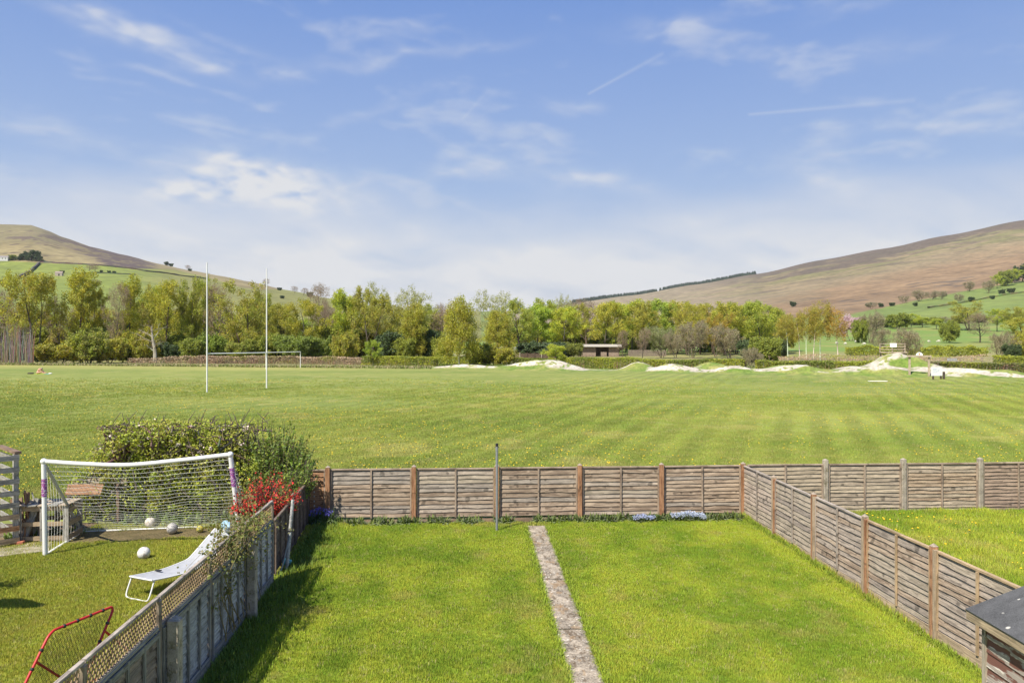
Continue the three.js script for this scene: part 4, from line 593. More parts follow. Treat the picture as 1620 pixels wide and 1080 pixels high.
// person sunbathing, sitting bent forward on a bright towel
{
  const p = P(59, 591.5), o = thing('person', 'bare-backed person sitting bent forward on a bright towel', 'person', [p.x, 0.03, p.z], 0);
  const J = { hip: [0, 0.14, 0], sp: [0.1, 0.36, 0], ch: [0.26, 0.55, 0], nk: [0.38, 0.62, 0], hd: [0.5, 0.63, 0.0], sl: [0.3, 0.55, 0.19], sr: [0.3, 0.55, -0.19], el: [0.5, 0.36, 0.24], er: [0.5, 0.36, -0.24], hl: [0.72, 0.26, 0.12], hr: [0.72, 0.26, -0.12], kl: [0.5, 0.22, 0.17], kr: [0.5, 0.22, -0.17], al: [0.95, 0.08, 0.16], ar: [0.95, 0.08, -0.16], fl: [1.03, 0.12, 0.17], fr: [1.03, 0.12, -0.17], pl: [0, 0.13, 0.12], pr: [0, 0.13, -0.12] };
  const bones = [['hip', 'sp', 0.15, 0.14], ['sp', 'ch', 0.14, 0.16], ['ch', 'nk', 0.12, 0.06], ['nk', 'hd', 0.055, 0.06], ['hd', 'hd', 0.115, 0.115], ['ch', 'sl', 0.1, 0.075], ['ch', 'sr', 0.1, 0.075], ['sl', 'el', 0.065, 0.05], ['sr', 'er', 0.065, 0.05], ['el', 'hl', 0.047, 0.035], ['er', 'hr', 0.047, 0.035], ['pl', 'kl', 0.1, 0.07], ['pr', 'kr', 0.1, 0.07], ['kl', 'al', 0.068, 0.042], ['kr', 'ar', 0.068, 0.042], ['al', 'fl', 0.04, 0.035], ['ar', 'fr', 0.04, 0.035]].map(([a, b, ra, rb]) => [V(...J[a]), V(...J[b]), ra, rb]);
  const N = 72, S = 0.7, cx = 0.45, cy = 0.4, mc = new MarchingCubes(N, barkMat, false, false, 60000); mc.isolation = 0;
  const q = V(0, 0, 0), ab = V(0, 0, 0);
  for (let k = 0; k < N; k++) for (let j = 0; j < N; j++) for (let i = 0; i < N; i++) { q.set((i / N * 2 - 1) * S + cx, (j / N * 2 - 1) * S + cy, (k / N * 2 - 1) * S); let m = 9; for (const [a, b, ra, rb] of bones) { ab.copy(b).sub(a); const t = clamp(q.clone().sub(a).dot(ab) / (ab.lengthSq() || 1)), d = q.distanceTo(a.clone().addScaledVector(ab, t)) - lerp(ra, rb, t), h = clamp(0.5 + 0.5 * (m - d) / 0.04); m = lerp(m, d, h) - 0.04 * h * (1 - h); } mc.field[i + N * j + N * N * k] = -m; }
  mc.update(); const g = new THREE.BufferGeometry(), c = mc.count; g.setAttribute('position', new THREE.BufferAttribute(mc.positionArray.slice(0, c * 3), 3)); g.setAttribute('normal', new THREE.BufferAttribute(mc.normalArray.slice(0, c * 3), 3)); g.scale(S, S, S).translate(cx, cy, 0);
  part('body', g, plain(0.58, 0.31, 0.22, 0.6), o); part('hair', new THREE.SphereGeometry(0.122, 14, 10, 0, 6.283, 0, 1.7).rotateZ(-0.7).translate(0.5, 0.645, 0), plain(0.3, 0.26, 0.2), o); part('shorts', new THREE.SphereGeometry(0.18, 14, 10).scale(1.15, 0.75, 1.25).translate(0.05, 0.13, 0), plain(0.08, 0.05, 0.04), o);
  const towel = solo('towel', 'lime and turquoise towel spread on the grass under the sunbather', 'towel', box(1.3, 0.02, 0.8, 0.45, 0.012, 0.1), plain(0.45, 0.62, 0.03), [p.x, 0.012, p.z]); part('stripe', box(0.6, 0.024, 0.82, 1.35, 0.012, 0.1), plain(0.05, 0.45, 0.5), towel);
  solo('beach_bag', 'dark bag lying beside the sunbather on the grass', 'bag', new THREE.SphereGeometry(0.3, 14, 8).scale(1.5, 0.35, 0.8).translate(0, 0.1, 0), plain(0.05, 0.045, 0.03), [p.x - 0.75, 0.0, p.z + 0.2]);
  solo('shirt', 'crumpled white shirt beside the sunbather on the grass', 'shirt', new THREE.SphereGeometry(0.16, 12, 8).scale(1.4, 0.5, 1).translate(0, 0.07, 0), plain(0.75, 0.75, 0.76), [p.x + 1.75, 0.0, p.z + 0.3]);
}
// ================================================================ GARDEN FENCES
// waney-edged board: feathered top edge tucked back, uneven lower edge standing proud
const slatGeos = [];
function slatGeo(L, H, seed) {
  const rnd = rngOf(seed), n = 9, s = [], uv = [], quad = (a, b, c, d, ua, ub, uc, ud) => { s.push(...a, ...b, ...c, ...a, ...c, ...d); uv.push(...ua, ...ub, ...uc, ...ua, ...uc, ...ud); };
  const low = [], z = []; for (let i = 0; i <= n; i++) { low.push(0.022 * (fbm(i * 0.55 + seed * 3.1, seed, 3) - 0.5) * 2 + 0.006 * (rnd() - 0.5)); z.push(0.029 + 0.007 * (rnd() - 0.5)); }
  const o = rnd() * 3, ov = rnd() * 3;
  for (let i = 0; i < n; i++) {
    const x0 = i / n * L, x1 = (i + 1) / n * L, T0 = [x0, H, 0.004], T1 = [x1, H, 0.004], B0 = [x0, low[i], z[i]], B1 = [x1, low[i + 1], z[i + 1]], K0 = [x0, low[i], z[i] - 0.011], K1 = [x1, low[i + 1], z[i + 1] - 0.011], b = [x0, H, -0.003], c = [x1, H, -0.003];
    quad(B0, B1, T1, T0, [x0 + o, ov], [x1 + o, ov], [x1 + o, H + ov], [x0 + o, H + ov]); quad(K0, K1, B1, B0, [x0 + o, ov], [x1 + o, ov], [x1 + o, ov + 0.01], [x0 + o, ov + 0.01]); quad(b, c, K1, K0, [x0 + o, H + ov], [x1 + o, H + ov], [x1 + o, ov], [x0 + o, ov]);
  }
  const g = new THREE.BufferGeometry(); g.setAttribute('position', new THREE.Float32BufferAttribute(s, 3)); g.setAttribute('uv', new THREE.Float32BufferAttribute(uv, 2)); g.computeVertexNormals(); return g;
}
const slatSets = {};
const slatOf = (L, H, k) => { const key = L.toFixed(2) + H.toFixed(3); if (!slatSets[key]) slatSets[key] = Array.from({ length: 14 }, (_, i) => slatGeo(L, H, i + 1)); return slatSets[key][k % 14]; };
function lapPanel(parent, x, y, w, h, rows, mats, frameM, rnd, { battens = 1, inner = false, slab = true } = {}) {
  const pitch = (h - 0.07) / rows, fr = []; mats = mats.filter(() => rnd() < 0.72).concat(mats[Math.floor(rnd() * mats.length)]);
  fr.push(box(w, 0.035, 0.05, w / 2, h - 0.0175, 0.012, { bevel: 0.004 }));
  fr.push(box(0.035, h - 0.037, 0.024, 0.0175, (h - 0.037) / 2, 0.04), box(0.035, h - 0.037, 0.024, w - 0.0175, (h - 0.037) / 2, 0.04));
  for (let k = 1; k <= battens; k++) fr.push(box(0.036, h - 0.037, 0.022, w * k / (battens + 1), (h - 0.037) / 2, 0.041));
  if (inner) fr.push(box(w - 0.075, 0.06, 0.02, w / 2, 0.035, 0.04), box(w - 0.075, 0.06, 0.02, w / 2, h - 0.075, 0.04));
  const p = part('panel', fr, frameM, parent); p.position.set(x, y, 0); p.rotation.z = (rnd() - 0.5) * 0.008;
  for (let r = 0; r < rows; r++) { const s = part('slat', slatOf(w - 0.004, pitch * 1.32, Math.floor(rnd() * 14)), mats[Math.floor(rnd() * mats.length)], p); s.position.set(0.002, 0.012 + r * pitch, -0.002 + 0.002 * rnd()); s.rotation.z = (rnd() - 0.5) * 0.006; }
  return p;
}
const warm = [wood(gBrown, [1.0, 1, 0.98]), wood(gBrown, [0.8, 0.79, 0.77]), wood(gPale, [0.82, 0.8, 0.76]), wood(gGrey, [1.15, 1.12, 1.05]), wood(gGrey, [0.95, 0.95, 0.92])];
const cool = [wood(gGrey, [1.08, 1.05, 1.02]), wood(gGrey, [0.9, 0.88, 0.87]), wood(gGrey, [1.2, 1.15, 1.1]), wood(gBrown, [0.95, 0.95, 0.95]), wood(gPale, [0.8, 0.78, 0.76])];
const sandy = [wood(gPale, [0.92, 0.88, 0.8]), wood(gGrey, [1.1, 1.05, 0.92]), wood(gPale, [0.78, 0.74, 0.66]), wood(gBrown, [1.0, 0.98, 0.9])];
const rusty = [wood(gRust, [0.95, 1, 1.05]), wood(gBrown, [0.85, 0.75, 0.68]), wood(gRust, [0.7, 0.75, 0.8])];
const umber = [wood(gBrown, [0.85, 0.72, 0.62]), wood(gBrown, [0.72, 0.62, 0.55]), wood(gGrey, [0.95, 0.82, 0.72])];
const postBrown = wood(gRust, [1, 1, 1]), postPale = wood(gPale, [0.95, 0.85, 0.72]), rail = wood(gBrown, [0.95, 0.95, 0.95]), railGrey = wood(gGrey, [1.1, 1.1, 1.1]), capM = wood(gGrey, [1.15, 1.1, 1]);
function timberPost(parent, x, y0, y1, m, w = 0.095, z = -0.01) { const p = part('post', box(w, y1 - y0, w, x, (y0 + y1) / 2, z, { upright: true, bevel: 0.006 }), m, parent); part('post_cap', new THREE.ConeGeometry(w * 0.74, 0.045, 4).rotateY(Math.PI / 4).translate(x, y1 + 0.0225, z), capM, p); return p; }
const rearD = X => 17.45 + 0.054 * X;
{
  const rnd = rngOf(31), X0 = -4.66, f = thing('back_fence', 'weathered brown lap-panel fence across the end of the lawn', 'fence', [X0, 0, -rearD(X0)], 0.054);
  const posts = [519, 655, 786, 917, 1046, 1175].map(px => { const k = (px - PX) / F; return (k * 17.45 / (1 - 0.054 * k) - X0) * 1.0015; });
  lapPanel(f, 0.0, 0.02, posts[0] - 0.06, 1.13, 10, rusty, rail, rnd, { battens: 0 });
  for (let k = 0; k < posts.length; k++) {
    timberPost(f, posts[k], -0.08, 1.2, postBrown, 0.1, 0.045);
    if (k < posts.length - 1) lapPanel(f, posts[k] + 0.056, 0.03 + 0.015 * rnd(), posts[k + 1] - posts[k] - 0.112, 1.12, [11, 11, 10, 11, 12][k], warm, rail, rnd);
  }
}
{
  const rnd = rngOf(37), X0 = 5.45, f = thing('back_fence', 'sandy lap-panel fence with pale concrete posts behind the dandelion patch', 'fence', [X0, 0, -rearD(X0) - 0.02], 0.054);
  const xs = [0, 1.93, 3.82, 5.7, 7.6, 9.5];
  for (let k = 0; k < 5; k++) { lapPanel(f, xs[k] + 0.06, 0.02, xs[k + 1] - xs[k] - 0.12, 1.15, [12, 12, 13, 13, 12][k], k === 3 ? umber : sandy, rail, rnd); if (k) { const p = part('post', box(0.11, 1.34, 0.11, xs[k], 0.59, 0.03, { bevel: 0.012 }), M.concrete, f); part('post_cap', new THREE.ConeGeometry(0.075, 0.04, 4).rotateY(Math.PI / 4).translate(xs[k], 1.28, 0.03), M.concrete, p); } }
}
{
  const rnd = rngOf(41), X0 = 5.42, D0 = 17.74, th = -Math.acos(0.0665), f = thing('side_fence', 'silvered lap-panel fence between the lawn and the dandelion patch', 'fence', [X0, 0, -D0], th), S = 1.803;
  for (let k = 0; k <= 7; k++) {
    const D = D0 - k * S * 0.998, g = gnd(D); if (k) { timberPost(f, k * S, g - 0.1, 1.205, k % 2 ? postPale : postBrown, 0.085, 0.03); part('post', box(0.05, 1.2 - g, 0.06, k * S + 0.062, (1.2 + g) / 2 - 0.03, 0.045), k % 2 ? postBrown : postPale, f); }
    if (k < 7) { const g2 = gnd(D - S); lapPanel(f, k * S + 0.055, 0.06 + 0.01 * rnd(), S - 0.11, 1.1, 11, cool, k > 2 ? wood(gPale, [0.95, 0.8, 0.6]) : railGrey, rnd); const gb = box(S - 0.1, 0.17 - g2, 0.035, k * S + S / 2, 0.06 - (0.17 - g2) / 2, 0.012); part('gravel_board', gb, wood(gPale, [0.95, 0.85, 0.7]), f); }
  }
}
// left boundary: panels with trellis on top, seen from their shaded side
const sideX = D => -3.65 - 0.068 * (D - 6.35);
{
  const rnd = rngOf(43), D0 = 3.2, th = Math.PI / 2 + 0.068, f = thing('trellis_fence', 'grey panel fence with diamond trellis on top beside the sun lounger', 'fence', [sideX(D0), 0, -D0], th), S = 1.62, lead = [wood(gLead, [1, 1, 1]), wood(gLead, [0.85, 0.86, 0.88]), wood(gLead, [1.12, 1.12, 1.12])], dark = [wood(gGrey, [0.6, 0.58, 0.56]), wood(gGrey, [0.75, 0.7, 0.66])], railL = wood(gLead, [0.62, 0.6, 0.56]), lat = wood(gBrown, [0.95, 0.85, 0.68]);
  for (let k = 0; k < 6; k++) {
    const x = k * S, D = D0 + x, g = gnd(D + S / 2), solidTop = 1.03, h = solidTop - g - 0.12;
    lapPanel(f, x + 0.05, g + 0.12, S - 0.1, h, 9, k < 3 ? dark : lead, railL, rnd, { battens: 3, inner: true });
    part('gravel_board', box(S - 0.1, 0.2, 0.035, x + S / 2, g + 0.015, 0.02), k % 2 ? M.concrete : railL, f);
    const y0 = solidTop + 0.015, y1 = 1.345, H = y1 - y0 - 0.03, strips = [], st = 0.062, a = 0.95;
    for (const sg of [1, -1]) for (let q = -H; q < S; q += st) {                 // one lath of the diamond mesh, cut to the frame
      const dx = H / Math.tan(a) * 1.0; let xa = q, xb = q + dx, ya = 0, yb = H; if (sg < 0) { ya = H; yb = 0; }
      const lo = 0.06, hi = S - 0.06; if (xb < lo || xa > hi) continue; const cut = (X) => ya + (yb - ya) * (X - xa) / (xb - xa); let pa = [xa, ya], pb = [xb, yb]; if (xa < lo) pa = [lo, cut(lo)]; if (xb > hi) pb = [hi, cut(hi)];
      const L = Math.hypot(pb[0] - pa[0], pb[1] - pa[1]); if (L < 0.02) continue; strips.push(box(L, 0.017, 0.006, x + (pa[0] + pb[0]) / 2, y0 + (pa[1] + pb[1]) / 2, 0.012 + sg * 0.0035, { upright: false, rz: Math.atan2(pb[1] - pa[1], pb[0] - pa[0]) }));
    }
    const tr = part('trellis', strips, lat, f); part('top_rail', box(S - 0.02, 0.032, 0.045, x + S / 2, y1 - 0.01, 0.012, { bevel: 0.004 }), railGrey, tr); part('bottom_rail', box(S - 0.1, 0.026, 0.03, x + S / 2, y0 - 0.002, 0.012), railGrey, tr);
    if (k) timberPost(f, x, gnd(D) - 0.1, 1.3, wood(gGrey, [0.75, 0.7, 0.62]), 0.07, 0.0);
  }
  timberPost(f, 6 * S, gnd(12.9) - 0.1, 1.3, wood(gGrey, [0.75, 0.7, 0.62]), 0.07, 0);
  const cp = (x, h) => { const p = part('concrete_post', box(0.13, h + 0.3, 0.13, x, h / 2 - 0.15, 0.12, { bevel: 0.012 }), M.concrete, f); part('post_cap', new THREE.ConeGeometry(0.088, 0.05, 4).rotateY(Math.PI / 4).translate(x, h + 0.025, 0.12), M.concrete, p); };
  cp(3 * S + 0.16, 1.04); cp(5 * S - 0.02, 1.08); cp(S + 0.2, 1.04);
  // low dark run on to the corner
  const a = V(-4.17, 0, -13.2), b = V(-4.62, 0, -17.3), d = b.clone().sub(a), L = d.length(), g = thing('low_fence', 'low dark lap-panel fence in the shaded far corner', 'fence', [a.x, 0, a.z], Math.atan2(-d.z, d.x));
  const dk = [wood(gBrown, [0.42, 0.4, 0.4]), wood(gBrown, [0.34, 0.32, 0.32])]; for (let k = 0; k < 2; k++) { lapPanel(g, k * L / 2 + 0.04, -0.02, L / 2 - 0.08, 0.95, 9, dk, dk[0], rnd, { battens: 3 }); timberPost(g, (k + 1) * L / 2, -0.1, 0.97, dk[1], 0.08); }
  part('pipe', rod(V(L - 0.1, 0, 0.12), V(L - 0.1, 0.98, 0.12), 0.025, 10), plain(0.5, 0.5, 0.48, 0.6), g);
  const sp = V(-4.02, 0, -13.6), q = thing('leaning_prop', 'grey weathered prop tied upright at the trellis end', 'post', [sp.x, gnd(13.6), sp.z]); part('pole', rod(V(0, 0, 0.1), V(0.06, 1.25, -0.1), 0.035, 8, 0.03), wood(gLead), q); part('tie', new THREE.TorusGeometry(0.05, 0.012, 6, 14).rotateX(1.57).translate(0.04, 0.72, -0.02), M.black, q); part('hose', pipe([V(0.06, 0.72, 0), V(0.0, 0.4, 0.1), V(-0.05, 0.1, 0.2), V(-0.1, 0, 0.3)], 0.012), plain(0.3, 0.32, 0.33), q);
  solo('watering_pot', 'small turquoise pot lying in the grass by the trellis fence', 'pot', new THREE.LatheGeometry([[0, 0], [0.05, 0], [0.07, 0.14], [0.06, 0.14], [0.045, 0.012], [0, 0.012]].map(v => new THREE.Vector2(...v)), 18).rotateZ(1.3), plain(0.1, 0.45, 0.43, 0.5), [P(460, 896).x, P(460, 896).y + 0.07, P(460, 896).z], 0.5);
}
// shed at the right
{
  const g0 = gnd(6) - 0.05, o = thing('garden_shed', 'small wooden shed with felt roof and peeling brown paint', 'shed', [4.9, g0, -5.4]), W = 1.66, Hh = 1.68 - g0, Lz = 2.2;
  const peel = (s) => { const m = tex(512, 128, (u, v) => { const p = smooth(0.5, 0.58, fbm(u * 7 + s, v * 5 + s, 5) + 0.12 * (fbm(u * 60, v * 8, 2) - 0.5)), g = fbm(u * 6, v * 50 + s, 3), w = smooth(0.6, 0.7, fbm(u * 13 + 5 * s, v * 9, 4)); let c = mix3([0.12, 0.052, 0.04], [0.2, 0.09, 0.065], g); c = mix3(c, [0.38, 0.34, 0.3].map(x => x * (0.6 + 0.7 * g)), p * 0.8); return mix3(c, [0.62, 0.57, 0.5], w * p); }, { repeat: [0.5, 4] }); return new THREE.MeshStandardMaterial({ map: m, roughness: 0.85, bumpMap: m, bumpScale: 0.004, side: THREE.DoubleSide }); };
  const pm = [peel(1), peel(4), peel(8)];
  part('floor', box(W, 0.08, Lz, 0, 0.06, 0), wood(gBrown), o);
  const rows = 14, bh = Hh / rows;
  for (const sx of [-1, 1]) for (let r = 0; r < rows; r++) { const b = box(0.02, bh * 1.1, Lz, sx * W / 2, 0.1 + bh * (r + 0.5) * 0.94, 0, { upright: false, rz: sx * 0.09 }); part('board', b, pm[(r * 2 + (sx > 0)) % 3], o); }
  for (const sz of [-1, 1]) { for (let r = 0; r < rows + 3; r++) { const y = 0.1 + bh * (r + 0.5) * 0.94, half = y < Hh ? W / 2 - 0.02 : (W / 2) * (1 - (y - Hh) / 0.42); if (half > 0.06) part('board', box(half * 2, bh * 1.08, 0.02, 0, y, sz * Lz / 2, { rx: -sz * 0.09 }), pm[r % 3], o); } for (const sx of [-1, 1]) part('corner_strip', box(0.05, Hh, 0.05, sx * W / 2, Hh / 2, sz * Lz / 2), wood(gPale, [0.8, 0.8, 0.8]), o); }
  const felt = tex(512, 512, (u, v) => { const n = fbm(u * 8, v * 8, 4), s = vnoise(u * 200, v * 200), w = smooth(0.83, 0.88, fbm(u * 9 + 4, v * 9, 2)); const a = 0.075 + 0.07 * (n - 0.4) + 0.05 * (s - 0.5); return mix3([a, a * 1.01, a * 1.02], [0.5, 0.48, 0.42], w); }, { repeat: [1, 1] });
  const feltM = new THREE.MeshStandardMaterial({ map: felt, roughness: 0.95, bumpMap: felt, bumpScale: 0.006, side: THREE.DoubleSide });
  const a = Math.atan2(0.36, W / 2 + 0.1), Lr = (W / 2 + 0.12) / Math.cos(a); for (const sx of [-1, 1]) { part('roof', box(Lr, 0.022, Lz + 0.2, sx * (W / 2 + 0.12) / 2, Hh + 0.04 + 0.18, 0, { upright: false, rz: -sx * a }), feltM, o); part('fascia', box(0.022, 0.07, Lz + 0.19, sx * (W / 2 + 0.105), Hh - 0.005, 0, { upright: false }), wood(gPale, [0.8, 0.72, 0.6]), o); }
  solo('white_feather', 'white feather lying on the shed roof', 'feather', new THREE.SphereGeometry(0.03, 8, 6).scale(1.5, 0.15, 0.5), plain(0.8, 0.78, 0.74), [4.28, 1.885, -6.22], 0.6);
}
// clothes pole
{ const p = P(786, 840), o = thing('clothes_pole', 'slim grey metal clothes pole with black cap on the lawn', 'pole', [p.x, p.y, p.z]); part('tube', rod(V(0, -0.1, 0), V(0, 1.82, 0), 0.027, 14), M.steel, o); part('cap', [rod(V(0, 1.82, 0), V(0, 1.88, 0), 0.032, 14), rod(V(-0.055, 1.8, 0), V(0.055, 1.8, 0), 0.009, 8)], M.black, o); part('collar', rod(V(0, 1.72, 0), V(0, 1.79, 0), 0.031, 14), M.steel, o); }

// ================================================================ LEFT GARDEN
{
  const a = V(-8.93, gnd(14.5), -14.5), b = V(-5.5, gnd(15.05), -15.05), o = thing('football_goal', 'white plastic garden football goal with sagging crossbar and net', 'goal', [a.x, a.y, a.z]);
  const B = b.clone().sub(a), bk = V(-0.28, 0, -1.75), A = V(0, 0, 0), Bt = B.clone().add(V(-0.05, 1.86, 0.12)), At = V(-0.03, 1.8, 0), Ab = bk.clone(), Bb = B.clone().add(bk), mid = At.clone().lerp(Bt, 0.45).add(V(0, -0.13, 0)), R = 0.044;
  const barPts = [At, At.clone().lerp(Bt, 0.2).add(V(0, -0.075, 0)), mid, At.clone().lerp(Bt, 0.75).add(V(0, -0.07, 0)), Bt];
  const barAt = t => new THREE.CatmullRomCurve3(barPts).getPoint(t);
  part('crossbar', pipe(barPts, R, 12, 40), M.white, o); part('upright', rod(A, At, R, 12), M.white, o); part('upright', rod(B.clone().add(V(0.12, 0, 0)), Bt, R, 12), M.white, o);
  part('ground_bar', rod(Ab, Bb, R * 0.9, 12), M.white, o); part('ground_bar', rod(A, Ab, R * 0.9, 12), M.white, o); part('ground_bar', rod(B, Bb, R * 0.9, 12), M.white, o);
  part('brace', rod(At.clone().add(V(0.02, -0.06, 0)), Ab, 0.032, 10), plain(0.42, 0.43, 0.41, 0.55), o); part('brace', rod(Bt.clone().add(V(0, -0.25, 0)), Bb, 0.032, 10), plain(0.42, 0.43, 0.41, 0.55), o);
  part('corner', dot(At, 0.06), M.white, o); part('corner', dot(Bt, 0.06), M.white, o); part('corner', dot(Ab, 0.055), M.white, o);
  const stickM = tex(64, 256, (u, v) => { const k = Math.sin(v * 60 + 3 * fbm(u * 6, v * 12, 2)) > 0.1 ? [0.42, 0.07, 0.25] : [0.2, 0.08, 0.32]; return mix3(k, [0.7, 0.6, 0.68], smooth(0.6, 0.66, fbm(u * 10, v * 30, 2))); }), band = new THREE.MeshStandardMaterial({ map: stickM, roughness: 0.5, side: THREE.DoubleSide });
  part('sticker', new THREE.CylinderGeometry(R + 0.003, R + 0.003, 0.34, 14, 1, true).translate(-0.02, 1.3, 0), band, o); { const t0 = B.clone().add(V(0.12, 0, 0)).lerp(Bt, 0.66), t1 = B.clone().add(V(0.12, 0, 0)).lerp(Bt, 0.86); part('sticker', rod(t0, t1, R + 0.003, 14), band, o); }
  // net from the crossbar to the back bar, bellied by its weight
  const N = 40, K = 24, net = [], at = (u, v) => { const t = barAt(u), e = Ab.clone().lerp(Bb, u), p = t.lerp(e, v); const s = Math.sin(Math.PI * v); p.y -= 0.26 * s * (0.8 + 0.5 * fbm(u * 5, v * 2, 2)); p.z -= 0.35 * s; p.x += 0.06 * (fbm(u * 7, v * 6, 2) - 0.5); p.y += 0.05 * (fbm(u * 9 + 4, v * 9, 2) - 0.5); if (p.y < 0.03) p.y = 0.03; return p; };
  const s = new Soup(9000), col = [1, 1, 1];
  for (let i = 0; i <= N; i++) { const pts = []; for (let j = 0; j <= 14; j++) pts.push(at(i / N, j / 14)); s.tube(pts, pts.map(() => 0.0028), 3, col); }
  for (let j = 1; j < K; j++) { const pts = []; for (let i = 0; i <= 24; i++) pts.push(at(i / 24, j / K)); s.tube(pts, pts.map(() => 0.0034), 3, col); }
  const side = (T, E, C) => { for (let i = 1; i < 14; i++) { const p = T.clone().lerp(E, i / 14), q = C.clone().lerp(E, i / 14); s.tube([p, p.clone().lerp(q, 0.5).add(V(0.03, 0, 0)), q], [0.0028, 0.0028, 0.0028], 3, col); } for (let i = 1; i < 12; i++) { const p = T.clone().lerp(C, i / 12), q = T.clone().lerp(E, i / 12); s.tube([p, q], [0.0028, 0.0028], 3, col); } };
  side(At, Ab, A); side(Bt, Bb, B);
  part('net', s.geo(), M.net, o);
}
// balls
{
  const patchTex = (base, spot, seed) => tex(256, 128, (u, v) => { const x = Math.cos(u * 6.283) * Math.sin(v * 3.14), y = Math.cos(v * 3.14), z = Math.sin(u * 6.283) * Math.sin(v * 3.14), k = smooth(0.6, 0.66, fbm(x * 2.4 + seed, y * 2.4 + z * 2, 2)), d = fbm(x * 9, y * 9 + z * 7, 3); return mix3(base, spot, k * 0.9).map(c => c * (0.8 + 0.4 * d)); });
  const ball = (label, p, r, b, s, seed, sc = [1, 1, 1]) => solo('ball', label, 'ball', new THREE.SphereGeometry(r, 28, 18).scale(...sc), new THREE.MeshStandardMaterial({ map: patchTex(b, s, seed), roughness: 0.5 }), [p.x, p.y + r * sc[1] * 0.97, p.z], seed);
  ball('white football lying on the open grass before the goal', P(227, 884), 0.115, [0.72, 0.7, 0.66], [0.45, 0.38, 0.34], 1);
  ball('scuffed grey football against the goal back bar', P(272, 844), 0.115, [0.46, 0.44, 0.41], [0.22, 0.2, 0.19], 5); ball('dirty white ball behind the goal back bar', P(237, 834), 0.11, [0.66, 0.6, 0.52], [0.42, 0.34, 0.25], 3);
  const q = P(316, 842); ball('small yellow-green ball by the goal back bar', q, 0.075, [0.5, 0.42, 0.08], [0.15, 0.2, 0.1], 6);
}
// sun lounger
{
  const p = V(-5.95, gnd(12.2), -12.15), o = thing('sun_lounger', 'pale grey folding sun lounger with raised back', 'sun lounger', [p.x, p.y, p.z], Math.atan2(1.85, 0.85) ), wd = 0.245;      // local x runs from foot to head
  const fabric = tex(256, 256, (u, v) => { const w = 0.5 + 0.5 * Math.sin(u * 500) * Math.sin(v * 500), n = fbm(u * 6, v * 6, 3), a = 0.4 + 0.06 * w + 0.12 * (n - 0.5); return [a * 0.97, a * 1.0, a * 1.07]; }, { repeat: [2, 2] }), fm = new THREE.MeshPhysicalMaterial({ map: fabric, roughness: 0.85, side: THREE.DoubleSide, transmission: 0.2, thickness: 0 });
  const prof = [[0, 0.33], [0.35, 0.29], [0.7, 0.27], [1.05, 0.29], [1.22, 0.33], [1.78, 0.7]], slingPts = []; const g = new THREE.BufferGeometry(), ps = [], uv = [], ix = []; const curve = new THREE.CatmullRomCurve3(prof.map(([x, y]) => V(x, y, 0)), false, 'catmullrom', 0.3);
  for (let i = 0; i <= 30; i++) { const c = curve.getPoint(i / 30); for (let j = 0; j <= 6; j++) { const z = (j / 3 - 1) * wd; ps.push(c.x, c.y - 0.02 * (1 - (j / 3 - 1) ** 2), z); uv.push(c.x, z); } } for (let i = 0; i < 30; i++) for (let j = 0; j < 6; j++) { const a = i * 7 + j; ix.push(a, a + 1, a + 8, a, a + 8, a + 7); }
  g.setAttribute('position', new THREE.Float32BufferAttribute(ps, 3)); g.setAttribute('uv', new THREE.Float32BufferAttribute(uv, 2)); g.setIndex(ix); g.computeVertexNormals(); part('sling', g, fm, o);
  const fr = plain(0.74, 0.74, 0.72, 0.4), e = wd + 0.012; for (const z of [-e, e]) part('side_rail', pipe(prof.map(([x, y]) => V(x, y, z)), 0.013, 8, 40, 0.3), fr, o); part('end_rail', rod(V(0, 0.33, -e), V(0, 0.33, e), 0.013), fr, o); part('end_rail', rod(V(1.78, 0.7, -e), V(1.78, 0.7, e), 0.013), fr, o);
  for (const [x0, x1, y] of [[0.04, -0.06, 0.32], [1.15, 1.05, 0.31]]) part('leg', pipe([V(x0, y, -e), V(x1, 0.07, -e), V(x1 - 0.01, 0.014, -e + 0.07), V(x1 - 0.01, 0.014, 0), V(x1 - 0.01, 0.014, e - 0.07), V(x1, 0.07, e), V(x0, y, e)], 0.013, 8, 60), fr, o);
  part('leg', pipe([V(1.6, 0.58, -e), V(1.72, 0.05, -e), V(1.72, 0.014, 0), V(1.72, 0.05, e), V(1.6, 0.58, e)], 0.012, 8, 40), fr, o); part('clip', box(0.05, 0.012, 0.1, 0.5, 0.3, -wd + 0.05, { ry: 0.2 }), M.black, o);
  const top = o.localToWorld(V(1.74, 0.8, 0.02)); o.updateMatrixWorld(); const w = V(1.78, 0.73, 0).applyMatrix4(o.matrixWorld);
  solo('blue_bottle', 'pale blue plastic bottle resting on top of the lounger', 'bottle', new THREE.LatheGeometry([[0, 0], [0.07, 0], [0.085, 0.03], [0.085, 0.16], [0.06, 0.21], [0.03, 0.24], [0.03, 0.27], [0, 0.27]].map(v => new THREE.Vector2(...v)), 20).rotateZ(1.57).rotateY(2.2), plain(0.3, 0.45, 0.55, 0.3), [w.x, w.y + 0.075, w.z]);
}
